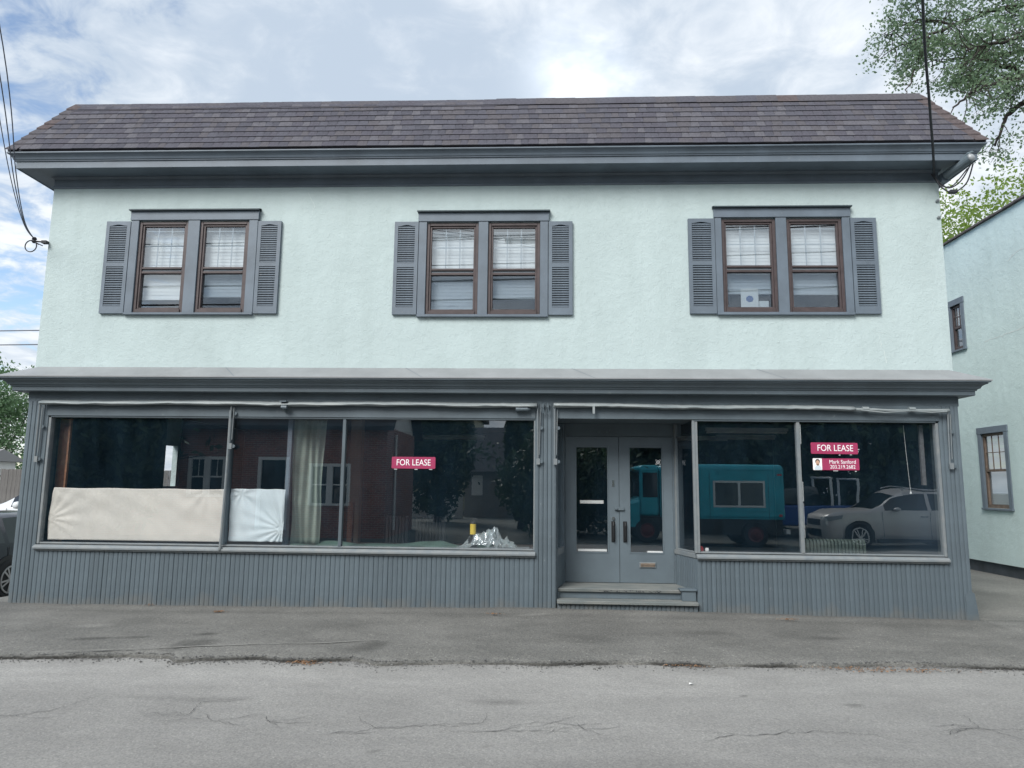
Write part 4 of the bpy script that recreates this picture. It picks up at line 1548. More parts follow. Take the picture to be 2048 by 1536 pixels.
# torn tape tabs round the signs
mb = MB()
for x, z in ((-1.98, 1.842), (-1.7, 1.842), (-1.5, 1.843), (4.18, 2.13), (4.19, 2.16), (4.19, 1.93), (3.9, 1.877), (4.15, 1.872), (4.19, 2.0), (3.95, 2.085), (4.1, 2.09)):
    w_ = random.uniform(.01, .05)
    mb.box(x - w_, x + w_ * .3, .0415, .0422, z - .006, z + .006)
tag(mb.build("tape_scraps", mat("clear_tape", (.45, .48, .48), .4)), kind="stuff", label="torn clear tape stuck round the lease signs")

# ------------------------------------------------------------------ things inside the shop windows


def sheet(name, x0, x1, z0, z1, y, m_, label, pins, sag=0.02, seed=1, left_curve=0.0):
    nx, nz_ = 90, 40
    P = []
    r = np.random.default_rng(seed)
    ph = r.random(6) * 6
    for i in range(nx + 1):
        row = []
        for j in range(nz_ + 1):
            u, v = i / nx, j / nz_
            x = x0 + (x1 - x0) * u
            z = z0 + (z1 - z0) * v
            if left_curve:
                x += left_curve * math.sin(math.pi * v) * (1 - u) ** 8 * -1 + left_curve * .9 * v * (1 - u) ** 10
            z -= sag * .5 * math.sin(math.pi * u * 3 + ph[0]) ** 2 * v ** 6
            yy = y + .004 * math.sin(u * 9 + v * 3 + ph[1]) + .005 * math.sin(u * 31 + v * 17 + ph[4]) * v + .003 * math.sin(v * 11 + u * 4 + ph[2])
            for (pu, pv, amp, k) in pins:
                dx, dz = (u - pu) * (x1 - x0), (v - pv) * (z1 - z0)
                rr = math.hypot(dx, dz)
                a = math.atan2(dz, dx)
                yy += amp * math.sin(a * k + ph[3]) * min(1, rr / .08) * math.exp(-rr / .35)
            row.append((x, yy, z))
        P.append(row)
    mb = MB()
    mb.grid(P)
    o = mb.build(name, m_, smooth=True)
    md = o.modifiers.new("solid", "SOLIDIFY")
    md.thickness = .002
    return tag(o, label, "cloth")


sheet("window_cloth", -6.79, -4.335, .835, 1.545, .085, M_CLOTH, "cream cloth pinned across the lower half of the left shop window", [(0.0, .40, .013, 14), (0, 1, .006, 9), (1, 0, .004, 9), (.9, 1, .006, 11)], .016, 1, .025)
sheet("window_cloth", -4.265, -3.51, .845, 1.555, .085, M_CLOTHW, "white cloth pinned beside the cream one, gathered at its right edge", [(.98, .25, .015, 18), (0, 1, .006, 9), (.2, .9, .009, 7)], .010, 2)
mb = MB()
mb.box(-6.84, -6.70, .19, .25, .80, 2.51)
mb.build("wood_panel", M_WOOD, SW1)
mb = MB()
mb.box(-6.70, -6.675, .17, .21, .80, 2.51)
mb.build("wood_strip", mat("orange_wood_strip", (.26, .12, .06), .6, var=.3, vscale=8), SW1)
# display platform
mb = MB()
mb.box(-6.80, -.13, .115, 1.05, .70, .775)
mb.build("display_platform", M_FLOOR, SW1)
mb = MB()
mb.box(2.06, 5.21, .115, .20, .70, .775)
mb.build("display_ledge", M_FLOOR, SW2)
# post and curtain
mb = MB()
mb.box(-3.56, -3.50, .20, .28, .78, 2.85)
mb.build("interior_post", M_TRIM, SW1)
P = []
for i in range(80):
    u = i / 79
    row = []
    for j in range(24):
        v = j / 23
        x = -3.49 + .34 * u + .05 * v * (u - .5)
        y = .30 + .22 * u + .018 * math.sin(u * 27 + 1.2 * math.sin(v * 3)) * (0.5 + .5 * v) + (.02 * math.sin(v * 9 + u * 5) if v < .35 else 0)
        row.append((x + .012 * math.sin(v * 6 + u * 8), y, .785 + 1.78 * v))
    P.append(row)
mb = MB()
mb.grid(P)
o = mb.build("curtain", M_CURT, smooth=True)
o.modifiers.new("solid", "SOLIDIFY").thickness = .003
tag(o, "pale green curtain gathered beside the post in the left shop window", "curtain")
# green cloth
P = []
for i in range(70):
    u = i / 69
    row = []
    for j in range(16):
        v = j / 15
        x = -3.45 + 2.75 * u
        y = .14 + .55 * v
        row.append((x, y, .785 + .012 * math.sin(u * 23 + v * 5) + .016 * math.sin(v * 8 + u * 11) + .03 * v * math.sin(u * 7) ** 2 + (.03 * math.exp(-((u - .75) / .04) ** 2) * v)))
    P.append(row)
mb = MB()
mb.grid(P)
o = mb.build("floor_cloth", M_GREEN, smooth=True)
o.modifiers.new("solid", "SOLIDIFY").thickness = -.004
tag(o, "rumpled green cloth spread on the window platform", "cloth")
# crumpled clear plastic
m_pl = glass_mat("clear_plastic_film", .16, (.86, .9, .9), wav=.004, wscale=30)
nt = m_pl.node_tree
gl = [n for n in nt.nodes if n.type == "BSDF_GLOSSY"][0]
gl.inputs["Roughness"].default_value = .12
df = nt.nodes.new("ShaderNodeBsdfDiffuse")
df.inputs[0].default_value = (.75, .82, .82, 1)
mx2 = nt.nodes.new("ShaderNodeMixShader")
mx2.inputs[0].default_value = .22
out = [n for n in nt.nodes if n.type == "OUTPUT_MATERIAL"][0]
nt.links.new(out.inputs[0].links[0].from_socket, mx2.inputs[1])
nt.links.new(df.outputs[0], mx2.inputs[2])
nt.links.new(mx2.outputs[0], out.inputs[0])
r = np.random.default_rng(5)
P = []
for i in range(44):
    u = i / 43
    row = []
    for j in range(22):
        v = j / 21
        env = math.sin(math.pi * min(1, v * 1.1 + .04)) ** .7
        h = (.17 * math.exp(-((u - .30) / .16) ** 2) + .24 * math.exp(-((u - .58) / .17) ** 2) + .10 * math.exp(-((u - .85) / .12) ** 2)) * env
        cr = abs(float(vnoise(np.array(u * 3), np.array(v * 2), 3.0, 51)) - .5) + .6 * abs(float(vnoise(np.array(u * 3), np.array(v * 2), 7.0, 52)) - .5)
        h = max(0, h * (1.25 - 1.6 * cr) + r.normal(0, .006) * (h > .03))
        row.append((-1.16 + .82 * u + r.normal(0, .006), .15 + .45 * v + r.normal(0, .006) - .08 * cr, .795 + h))
    P.append(row)
mb = MB()
mb.grid(P)
tag(mb.build("plastic_sheet", m_pl), "crumpled clear plastic sheet heaped on the window platform", "plastic sheet")
mb = MB()
mb.box(-.78, -.17, .13, .45, .776, .80)
tag(mb.build("grey_board", M_TRIMW, bevel=.004), "grey board lying flat in the right corner of the left shop window", "board")
BT = thing("spray_bottle", "yellow labelled spray bottle standing beside the crumpled plastic", "bottle", (-.945, .30, .93))
mb = MB()
mb.lathe([(.036, 0), (.04, .012), (.04, .03), (.04, .19), (.03, .205), (.016, .215), (.016, .23)], (0, 0, 0), "z", 18)
mb.build("bottle_body", M_BLACK, BT, smooth=False)
mb = MB()
mb.lathe([(.0412, .04), (.0412, .18)], (0, 0, 0), "z", 18)
mb.build("paper_label", M_YEL, BT)
mb = MB()
mb.box(-.02, .055, -.012, .012, .231, .262)
mb.box(.012, .02, -.008, .008, .195, .2305)
mb.build("nozzle", M_BLACK, BT, bevel=.003)
mb = MB()
mb.box(-.06, .06, -.06, .06, -.13, -.001)
mb.build("stand_block", M_BLACK, BT)
# radiators


def radiator(x0, y0, z0, L, H, n, m_, label, rz=0.0):
    t_ = thing("radiator", label, "radiator", (x0, y0, z0), rz, "cast iron radiators in the shop")
    p = L / n
    m2 = MB()
    prof = []
    for k in range(9):
        a = math.pi * k / 8
        prof.append((.07 * math.cos(a), H - .07 + .07 * math.sin(a)))
    prof = [(.07, .06)] + prof + [(-.07, .06)]
    m2.prism([(q[0], q[1]) for q in prof], 0.004, p - .012, "x")
    me = m2.data("fin", m_)
    for i in range(n):
        link("fin", me, t_, (i * p, 0, 0))
    m2 = MB()
    m2.tube([(0, 0, .14), (L, 0, .14)], .025, 8)
    m2.tube([(0, 0, H - .12), (L, 0, H - .12)], .025, 8)
    for xx in (.02, L - .04):
        m2.box(xx, xx + .02, -.06, .06, 0, .06)
    m2.build("pipe", m_, t_)
    return t_


radiator(3.60, .50, .30, .80, .66, 17, M_RAD, "pale green radiator standing low in the right shop window")
radiator(-2.75, 3.1, .30, .40, .78, 7, M_RADW, "short pale radiator deep inside behind the lease sign")
radiator(-2.22, 3.1, .30, .52, .78, 9, M_RADW, "longer pale radiator deep inside, right of the short one")
mb = MB()
mb.box(-3.40, -3.21, 2.9, 3.1, .30, 2.86)
tag(mb.build("interior_column", mat("tan_column_paint", (.30, .25, .20), .7, var=.1)), "tan square column inside behind the left shop window", "column")
mb = MB()
mb.box(-3.05, -2.97, 1.6, 1.7, .30, 1.35)
mb.box(-3.08, -2.94, 1.57, 1.73, .301, .33)
tag(mb.build("wooden_post", M_WOOD), "short brown wooden post on the shop floor by the curtain", "post")


def tube_light(x0, x1, y, z, label):
    t_ = thing("ceiling_light", label, "light", ((x0 + x1) / 2, y, z), 0, "unlit strip lights on the shop ceiling")
    h = (x1 - x0) / 2
    mb = MB()
    mb.prism([(-.07, 0), (.07, 0), (.05, .06), (-.05, .06)], -h, h, "x")
    mb.build("housing", M_WHITE, t_)
    mb = MB()
    for yy in (-.035, .035):
        mb.tube([(-h + .02, yy, -.022), (h - .02, yy, -.022)], .016, 8)
    mb.build("tube", M_PAPER, t_)


tube_light(3.05, 4.55, 3.8, 2.68, "unlit strip light nearest the right shop window")
tube_light(3.75, 5.0, 5.9, 2.70, "unlit strip light further back on the right, second in its row")
tube_light(2.9, 4.2, 6.7, 2.72, "unlit strip light furthest back on the right")
tube_light(-2.7, -1.3, 6.4, 2.68, "unlit strip light behind the lease sign in the left shop window")
mb = MB()
mb.lathe([(.03, 0), (.03, .06), (.018, .09)], (2.115, .14, .776), "z", 12)
tag(mb.build("red_can", M_RED, smooth=True), "small red can in the corner of the right shop window", "can")
mb = MB()
mb.lathe([(.026, 0), (.028, .05), (.02, .07)], (2.19, .14, .776), "z", 12)
tag(mb.build("white_cup", M_WHITE, smooth=True), "small white cup beside the red can", "cup")
mb = MB()
for z in (2.36, 1.60):
    mb.box(3.435, 3.455, .0525, .058, z - .13, z + .13)
mb.box(3.445, 3.452, .0525, .058, 1.0, 1.45)
tag(mb.build("window_tape", M_WHITE), "strips of white tape peeling beside the right mullion", "tape")
mb = MB()
mb.box(5.06, 5.11, .16, .20, 1.7, 2.5)
tag(mb.build("blind_slat", M_RADW), "pale vertical blind slat hanging in the right shop window", "blind")
mb = MB()
mb.tube([(4.86, .17, 2.5), (4.875, .17, 2.1), (4.90, .17, 1.62)], .0025, 6)
mb.lathe([(.002, 0), (.012, -.02), (.012, -.035)], (4.90, .17, 1.62), "z", 8)
tag(mb.build("pull_cord", M_WHITE), "thin white pull cord hanging in the right shop window", "cord")
# upstairs odds: poster and box behind the right window pair
PO = thing("window_poster", "white poster with a blue round print leaning behind the right upstairs window", "poster", (2.87, .135, 4.105))
mb = MB()
mb.box(-.12, .12, .0, .004, 0, .285)
mb.build("sheet_of_paper", M_PAPER, PO)
mb = MB()
mb.add([(p[0], -.0012, p[2]) for p in disc(0, .135, .054, .05, 0, 7)], [tuple(range(7))])
mb.build("printed_badge", M_BLUEP, PO)
mb = MB()
mb.box(3.0, 3.13, .13, .22, 4.10, 4.21)
tag(mb.build("small_box", M_WHITE, bevel=.004), "small white box beside the poster upstairs", "box")

# ------------------------------------------------------------------ camera, cables on the facade
SCM = thing("security_camera", "grey bullet security camera under the right end of the eave", "camera", (5.56, .0, 5.93))
mb = MB()
mb.box(-.05, .05, -.02, .055, -.06, .06)
mb.tube([(0, -.02, 0), (.03, -.06, .07)], .02, 8)
mb.build("mount", M_TRIM, SCM)
a, b = Vector((.0, -.02, .015)), Vector((.155, -.37, .12))
mb = MB()
dv = (b - a).normalized()
mb.tube([a, a + dv * .02, b - dv * .04, b - dv * .01], [.052, .062, .062, .060], 14)
mb.build("housing", M_TRIM2, SCM, smooth=False)
mb = MB()
mb.tube([b - dv * .012, b + dv * .01, b + dv * .03, b + dv * .04], [.058, .055, .035, .004], 14)
mb.build("dome", mat("pale_dome", (.30, .32, .33), .25), SCM, smooth=True)
mb = MB()
mb.tube([a + dv * .0, b - dv * .02 + Vector((0, 0, .07)), b + dv * .03 + Vector((0, 0, .062))], [.03, .03, .012], 8)
mb.build("visor", M_TRIM2, SCM)


def cable(name, pts, r_, m_, label, cat="cable", n=6, kind=None):
    # smooth the control points
    V = [Vector(p) for p in pts]
    out = []
    for i in range(len(V) - 1):
        p0, p1, p2, p3 = V[max(i - 1, 0)], V[i], V[i + 1], V[min(i + 2, len(V) - 1)]
        for k in range(8):
            t_ = k / 8
            out.append(0.5 * ((2 * p1) + (p2 - p0) * t_ + (2 * p0 - 5 * p1 + 4 * p2 - p3) * t_ ** 2 + (3 * p1 - p0 - 3 * p2 + p3) * t_ ** 3))
    out.append(V[-1])
    mb = MB()
    mb.tube(out, r_, n)
    return tag(mb.build(name, m_, smooth=True), label, cat)


cable("camera_cable", [(5.40, -.02, 6.0), (5.44, -.05, 5.86), (5.55, -.10, 5.74), (5.66, -.2, 5.80), (5.72, -.36, 5.98)], .010, M_CABLE, "thick black cable looping below the security camera, inner loop")
cable("camera_cable", [(5.40, -.03, 6.02), (5.43, -.08, 5.80), (5.56, -.14, 5.66), (5.70, -.24, 5.74), (5.74, -.36, 5.97)], .010, M_CABLE, "thick black cable looping below the security camera, lowest loop")
cable("camera_cable", [(5.38, -.01, 5.98), (5.46, -.06, 5.80), (5.60, -.1, 5.77), (5.70, -.3, 5.93)], .008, M_CABLE, "thin black cable looping below the security camera")
mb = MB()
mb.box(5.53, 5.63, -.17, -.10, 5.645, 5.69)
tag(mb.build("cable_splice", M_CABLE, bevel=.006), "black cable splice at the bottom of the cable loops", "splice")
cable("service_drop", [(5.415, -.01, 5.96), (5.15, -.5, 6.10), (4.755, -1.2, 6.33), (4.03, -2.5, 6.80), (2.2, -6.0, 7.6), (-.1, -11.4, 8.7)], .016, M_CABLE, "twisted black service cable rising from the right end of the facade", "cable")
mb = MB()
for z in (5.60, 5.36):
    mb.box(5.445, 5.475, .035, .059, z, z + .02)
    mb.box(5.455, 5.49, .03, .05, z + .012, z + .03)
tag(mb.build("cable_clips", M_TRIMW), "two small metal cable clips on the stucco below the camera", "clips")
# left service
LB = thing("service_bracket", "black service bracket on the left edge of the stucco wall", "bracket", (-7.2, .02, 5.1))
mb = MB()
mb.box(-.06, .01, -.03, .038, -.06, -.02)
mb.tube([(-.06, -.02, -.04), (-.16, -.03, -.035)], .012, 8)
mb.tube([(-.04, -.02, -.10), (-.13, -.03, -.06)], .008, 6)
mb.build("arm", M_CABLE, LB)
mb = MB()
mb.lathe([(.02, -.05), (.035, -.03), (.02, -.01), (.035, .01), (.02, .035)], (-.165, -.03, -.01), "z", 10)
mb.build("insulator", M_CABLE, LB)
for k, (dx, dz, r_) in enumerate(((0, 0, .007), (.05, .16, .007), (-.06, -.12, .006))):
    cable("service_drop", [(-7.37, -.01, 5.10), (-7.28, -.35, 5.22 + dz * .2), (-6.98 + dx * .4, -1.0, 5.60 + dz * .5), (-6.45 + dx, -2.0, 6.30 + dz), (-4.4 + dx, -5.5, 7.6 + dz), (-.1, -11.4, 8.95 + dz * .5)], r_, M_CABLEG,
          ("grey service wire rising from the left bracket, middle of three", "grey service wire rising from the left bracket, highest of three", "thin grey service wire rising from the left bracket, lowest of three")[k], "cable")
ring = [(-7.40 + .085 * math.cos(a_), -.02, 4.99 + .085 * math.sin(a_)) for a_ in np.linspace(math.pi * .55, math.pi * 2.45, 18)]
cable("cable_coil", [(-7.36, -.01, 5.09)] + ring + [(-7.30, .0, 5.02)], .008, M_CABLE, "loop of spare black cable hanging from the left bracket")
for z, nm in ((8.09, "upper"), (7.46, "lower")):
    cable("far_wire", [(-60, 22, z), (-24, 20, z), (-10, 19.5, z + .1), (10, 20, z + .3)], .025, M_CABLEG, "thin wire crossing the sky behind the building at left, %s one" % nm, "wire")

# ------------------------------------------------------------------ neighbour building on the right
NB = thing("neighbour_building", "plain mint stucco building beyond the alley at right with two sash windows", "building")
NX = 8.9
nh = [(5.44, 6.02, 4.61, 5.70), (4.38, 5.30, 1.29, 2.88)]
mb = MB()
holed_wall(mb, -.5, 6.15, .225, 7.0, NX, NX + .2, nh, axis="y")
mb.box(NX + .2, 18, -.5, -.3, .225, 7.0)
mb.box(NX + .2, 18, 5.95, 6.15, .225, 7.0)
mb.box(17.8, 18, -.3, 5.95, .225, 7.0)
mb.build("wall", M_MINT2, NB)
mb = MB()
mb.box(NX + .05, 17.95, -.45, 6.10, -.1, .224)
mb.build("foundation", mat("dark_foundation", (.045, .055, .065), .8, var=.3, vscale=3), NB)
mb = MB()
mb.box(NX + .05, 17.9, -.4, 6.05, 6.7, 6.8)
mb.build("roof", M_DARK, NB)
capm = mat("coping_tile", (.10, .085, .085), .8, var=.4, vscale=8)
y = -.55
m2 = MB()
m2.add([(-.06, 0, 0), (.28, 0, 0), (.28, .31, 0), (-.06, .31, 0), (-.06, 0, .035), (.11, 0, .075), (.28, 0, .035), (-.06, .31, .035), (.11, .31, .075), (.28, .31, .035)],
       [(0, 3, 2, 1), (0, 4, 7, 3), (4, 5, 8, 7), (5, 6, 9, 8), (6, 2 + 0, 9, 6) if False else (1, 2, 9, 6), (0, 1, 6, 5, 4), (3, 7, 8, 9, 2)])
cme = m2.data("coping_tile", capm)
while y < 6.1:
    o = link("coping_tile", cme, NB, (NX + random.uniform(-.008, .008), y, 7.001 + random.uniform(0, .008)))
    o.rotation_euler = (0, 0, random.uniform(-.01, .01))
    y += .315
mb = MB()
mb.tube([(NX - .03, 6.08, 7.02), (NX - .05, 6.10, 6.9), (NX - .04, 6.11, 6.72), (NX - .07, 6.12, 6.62)], [.05, .06, .05, .03], 8)
mb.build("scupper", M_DARK, NB)


def side_window(y0, y1, z0, z1, sashm, open_blind):
    mb = MB()
    c = .10
    x = NX - .025
    mb.box(x, NX - .001, y0 - .005, y0 + c, z0, z1 - .12)
    mb.box(x, NX - .001, y1 - c, y1 + .005, z0, z1 - .12)
    mb.box(x - .004, NX - .001, y0 - .02, y1 + .02, z1 - .12, z1 + .01)
    mb.box(x - .02, NX - .001, y0 - .02, y1 + .02, z0 - .04, z0)
    # reveals
    mb.box(NX, NX + .12, y0 + c - .03, y0 + c, z0, z1 - .12)
    mb.box(NX, NX + .12, y1 - c, y1 - c + .03, z0, z1 - .12)
    w_ = mb.build("window", M_TRIM, NB, bevel=.004)
    a, b, c0, d0 = y0 + c, y1 - c, z0, z1 - .12
    m_ = (c0 + d0) / 2
    mb = MB()
    for yy in ((a, a + .045), (b - .045, b)):
        mb.box(NX + .02, NX + .07, yy[0], yy[1], c0, d0)
    for zz_ in ((c0, c0 + .07), (m_ - .02, m_ + .025), (d0 - .05, d0)):
        mb.box(NX + .021, NX + .07, a + .045, b - .045, zz_[0], zz_[1])
    mb.build("sash", sashm, w_)
    mb = MB()
    for f_ in (1 / 3, 2 / 3):
        yy = a + .045 + (b - a - .09) * f_
        mb.box(NX + .035, NX + .05, yy - .008, yy + .008, m_ + .025, d0 - .05)
    zz_ = m_ + .025 + (d0 - .05 - m_ - .025) * .5
    mb.box(NX + .034, NX + .051, a + .045, b - .045, zz_ - .008, zz_ + .008)
    mb.build("muntin", sashm, w_)
    for q in ((c0 + .07, m_ - .02, .055), (m_ + .025, d0 - .05, .042)):
        mb = MB()
        mb.box(NX + q[2], NX + q[2] + .004, a + .045, b - .045, q[0], q[1])
        mb.build("pane", M_GLASSU, w_)
    mb = MB()
    z = c0 + open_blind
    while z < d0:
        mb.add([(NX + .10, a, z), (NX + .10, b, z), (NX + .115, b, z + .036), (NX + .115, a, z + .036)], [(0, 1, 2, 3)])
        z += .035
    mb.build("blind", M_BLIND, w_)
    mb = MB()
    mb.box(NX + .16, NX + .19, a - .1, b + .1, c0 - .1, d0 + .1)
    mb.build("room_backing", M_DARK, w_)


side_window(5.44, 6.02, 4.61, 5.70, M_SASH, .55)
side_window(4.38, 5.30, 1.29, 2.88, M_SASHL, .05)

for pl in ([(3.0, 6.05), (3.6, 6.1), (4.0, 5.98)], [(2.9, 4.85), (3.8, 4.62), (4.9, 4.60)]):
    hairline(pl, NX - .003, NB, M_PCR, "y", .010)

# ------------------------------------------------------------------ trees


def tree(name, label, base, H, spread, seed, nleaf, lsize, lm, tr=.25, clear=.3, group=None, bias=(0, 0, 0), levels=3, flat=1.0, cscale=.55, kids=(7, 5, 5), dense=0.0, keep=None, aspect=.45, limbs=()):
    r = random.Random(seed)
    root = thing(name, label, "tree", base, 0, group)
    mb = MB()
    tips = []

    def branch(p, d_, L, rad, lev):
        n = 5
        pts, rs = [p.copy()], [rad]
        q = p.copy()
        dd = d_.copy()
        for i in range(n):
            dd = (dd + Vector((r.gauss(0, .20), r.gauss(0, .20), r.gauss(.02, .15))) + Vector(bias) * .05).normalized()
            q = q + dd * (L / n)
            pts.append(q.copy())
            rs.append(rad * (1 - .75 * (i + 1) / n))
        if keep and lev and not keep(pts[-1] + Vector(base)):
            return
        mb.tube(pts, rs, 7 if lev < 2 else 5, False)
        if lev >= levels:
            tips.append((pts[2], pts[3], pts[4], pts[5]))
            return
        if lev >= levels - 1:
            tips.append((pts[4], pts[5], pts[5], pts[5]))
        for k in range(kids[min(lev, len(kids) - 1)]):
            f_ = r.uniform(.35, 1.0) if lev else r.uniform(clear, 1.0)
            i = min(int(f_ * n), n - 1)
            a = pts[i].lerp(pts[i + 1], f_ * n - i)
            th = r.uniform(0, 6.283)
            sp = r.uniform(.7, 1.15)
            side = Vector((math.cos(th), math.sin(th), r.uniform(-.1, .5) * flat))
            nd = (dd * (1 - .45 * sp) + side * sp).normalized()
            branch(a, nd, L * r.uniform(.48, .68) * (spread / H * 1.6 if lev == 0 else 1), rs[i] * .52, lev + 1)
    branch(Vector((0, 0, 0)), Vector((bias[0] * .08, bias[1] * .08, 1)), H * .72, tr, 0)
    for (lp, r0, ntw, lt) in limbs:
        lp = [Vector(p) - Vector(base) for p in lp]
        sm = []
        for a_, b_ in zip(lp[:-1], lp[1:]):
            for q in range(4):
                sm.append(a_.lerp(b_, q / 4) + Vector((r.gauss(0, .03), r.gauss(0, .03), r.gauss(0, .03))))
        sm.append(lp[-1])
        m_ = len(sm) - 1
        mb.tube(sm, [r0 * (1 - .8 * i / m_) + .008 for i in range(m_ + 1)], 7, False)
        for q in range(ntw):
            f_ = r.uniform(.02, 1) * m_
            i = min(int(f_), m_ - 1)
            dd = (sm[i + 1] - sm[i]).normalized()
            nd = (dd * r.uniform(.2, 1) + Vector((r.gauss(0, .6), r.gauss(0, .7), r.gauss(.05, .6)))).normalized()
            branch(sm[i].lerp(sm[i + 1], f_ - i), nd, lt * r.uniform(.5, 1.2), .022, levels - 1)
    tk = mb.build("trunk", M_BARK, root, smooth=True)
    g = np.random.default_rng(seed)
    tp = np.array([[tuple(v) for v in t_] for t_ in tips])
    k = g.integers(0, len(tp), nleaf)
    j = g.integers(0, 4, nleaf)
    ctr = tp[k, j] + g.normal(0, cscale * .5, (nleaf, 3)) * np.array([1, 1, .7])
    if dense:
        nd_ = int(nleaf * dense)
        e = g.normal(0, 1, (nd_, 3))
        e /= np.linalg.norm(e, axis=1)[:, None]
        e *= (g.random((nd_, 1)) ** .33) * (1 + .18 * np.sin(e[:, :1] * 7 + seed) * np.cos(e[:, 1:2] * 5))
        ctr[:nd_] = np.array([0, 0, H * .52]) + e * np.array([spread * .55, spread * .55, H * .50])
    # leaf quads
    a = g.normal(0, 1, (nleaf, 3))
    a /= np.linalg.norm(a, axis=1)[:, None]
    b = g.normal(0, 1, (nleaf, 3))
    b -= (b * a).sum(1)[:, None] * a
    b /= np.linalg.norm(b, axis=1)[:, None]
    s = lsize * g.uniform(.6, 1.3, (nleaf, 1))
    V = np.stack([ctr - a * s, ctr + b * s * aspect, ctr + a * s, ctr - b * s * aspect], 1).reshape(-1, 3)
    Q_ = np.arange(nleaf * 4).reshape(-1, 4)
    me = np_mesh("crown", V, Q_, lm)
    c_ = link("crown", me, root)
    tag(c_, kind="stuff")
    return root


T0, T1 = (20.2, 14.5, 9.0), (19.0, 14.3, 13.5)
LIMBS = [([T1, (17.3, 14.0, 15.7), (16.6, 14.0, 15.97), (16.2, 14.0, 16.2), (15.6, 14.0, 16.4), (15.0, 14.0, 16.5), (14.4, 14.0, 16.2)], .11, 26, 1.5),
         ([T1, (17.0, 13.6, 15.3), (16.3, 13.6, 15.6), (15.7, 13.6, 15.5), (15.1, 13.6, 15.3), (14.4, 13.6, 14.95), (13.9, 13.6, 14.5)], .11, 26, 1.4),
         ([T1, (17.8, 14.2, 19.1), (17.0, 14.2, 18.7), (16.0, 14.2, 18.5), (15.1, 14.2, 18.2), (14.1, 14.2, 17.8), (13.6, 14.2, 17.6), (12.9, 14.2, 17.3), (12.4, 14.2, 17.1)], .10, 34, 1.3),
         ([(14.5, 14.2, 18.0), (14.0, 14.2, 18.1), (13.5, 14.2, 18.2), (12.7, 14.2, 18.0), (12.1, 14.2, 17.5)], .04, 20, 1.1),
         ([T1, (17.6, 14.4, 15.6), (16.8, 14.4, 15.1), (16.4, 14.4, 14.8), (16.0, 14.4, 14.3), (15.7, 14.4, 13.5)], .13, 16, 1.2),
         ([T1, (16.8, 13.0, 16.9), (15.8, 13.0, 16.6), (14.9, 13.0, 16.4), (14.1, 13.0, 16.2)], .09, 30, 1.4),
         ([(18.5, 14, 18.0), (16.5, 13.5, 18.4), (15.6, 13.5, 19.0), (14.1, 13.5, 19.4), (12.9, 13.5, 19.2), (12.2, 13.5, 18.5)], .08, 26, 1.2),
         ([(13.6, 14.2, 17.6), (13.2, 14.0, 16.6), (12.7, 14.0, 15.6), (12.5, 14.0, 15.0)], .03, 16, .9),
         ([(18.6, 14, 17.0), (17.3, 15, 17.4), (16.2, 15.4, 17.5), (15.0, 15.4, 17.4), (14.2, 15.2, 17.0)], .08, 30, 1.4)]
tree("maple_tree", "tall spreading tree with sparse grey green leaves behind the right end of the roof", (20.3, 14.5, -.2), 15, 9, 3, 16500, .06, M_LEAF1, .34, .5, None, (-.4, 0, 0), 3, .6, .42, (5, 4, 4),
     keep=lambda p: p.x > 11.6 and p.z > (13.6 if p.x < 15 else 11.4), aspect=.65, limbs=LIMBS)
tree("young_tree", "bright green tree behind the neighbour building at right", (21.6, 24, -.2), 16.6, 11, 12, 60000, .09, M_LEAF2, .2, .3, None, (-.3, 0, 0), 3, 1, .8, (14, 8, 6), aspect=.6, dense=.55, keep=lambda p: p.z < 16.8)
tree("garden_tree", "leafy green tree beyond the wooden fence at far left", (-24.6, 21, -.45), 5.2, 4.5, 21, 14000, .09, M_LEAF4, .14, .15, None, (0, 0, 0), 3, 1, .7, (10, 6, 4))
tree("garden_tree", "second green tree further left beyond the wooden fence", (-28.5, 24, -.45), 5.2, 5, 22, 9000, .10, M_LEAF4, .14, .15, None, (0, 0, 0), 3, 1, .7, (9, 6, 4))

# left yard: fence, roof beyond
F = thing("wooden_fence", "weathered grey plank fence behind the parked cars at left", "fence", (0, 14.0, 0))
pm = []
for k in range(4):
    m2 = MB()
    h = 2.0 + random.uniform(-.03, .03)
    m2.box(0, .138, -.011, .011, -.1, h)
    pm.append(m2.data("plank", M_FENCE))
x = -26.0
while x < -12.0:
    o = link("plank", random.choice(pm), F, (x, random.uniform(-.004, .004), 0))
    o.rotation_euler = (0, random.gauss(0, .004), 0)
    x += .143
mb = MB()
for z in (.4, 1.0, 1.7):
    mb.box(-26, -12, .012, .05, z, z + .09)
mb.build("rail", M_FENCE, F)
SH = thing("far_shed", "low pale shed roof showing above the wooden fence", "shed", (-23.4, 18.5, 0))
mb = MB()
mb.box(-2, 1.3, -1, 1, 0, 2.35)
mb.build("wall", M_WHITE, SH)
mb = MB()
mb.prism([(-1.3, 2.36), (1.3, 2.36), (1.3, 2.42), (0, 2.85), (-1.3, 2.42)], -2.2, 1.5, "x")
mb.build("roof", mat("shed_roof", (.30, .30, .30), .8), SH)

# ------------------------------------------------------------------ vehicles


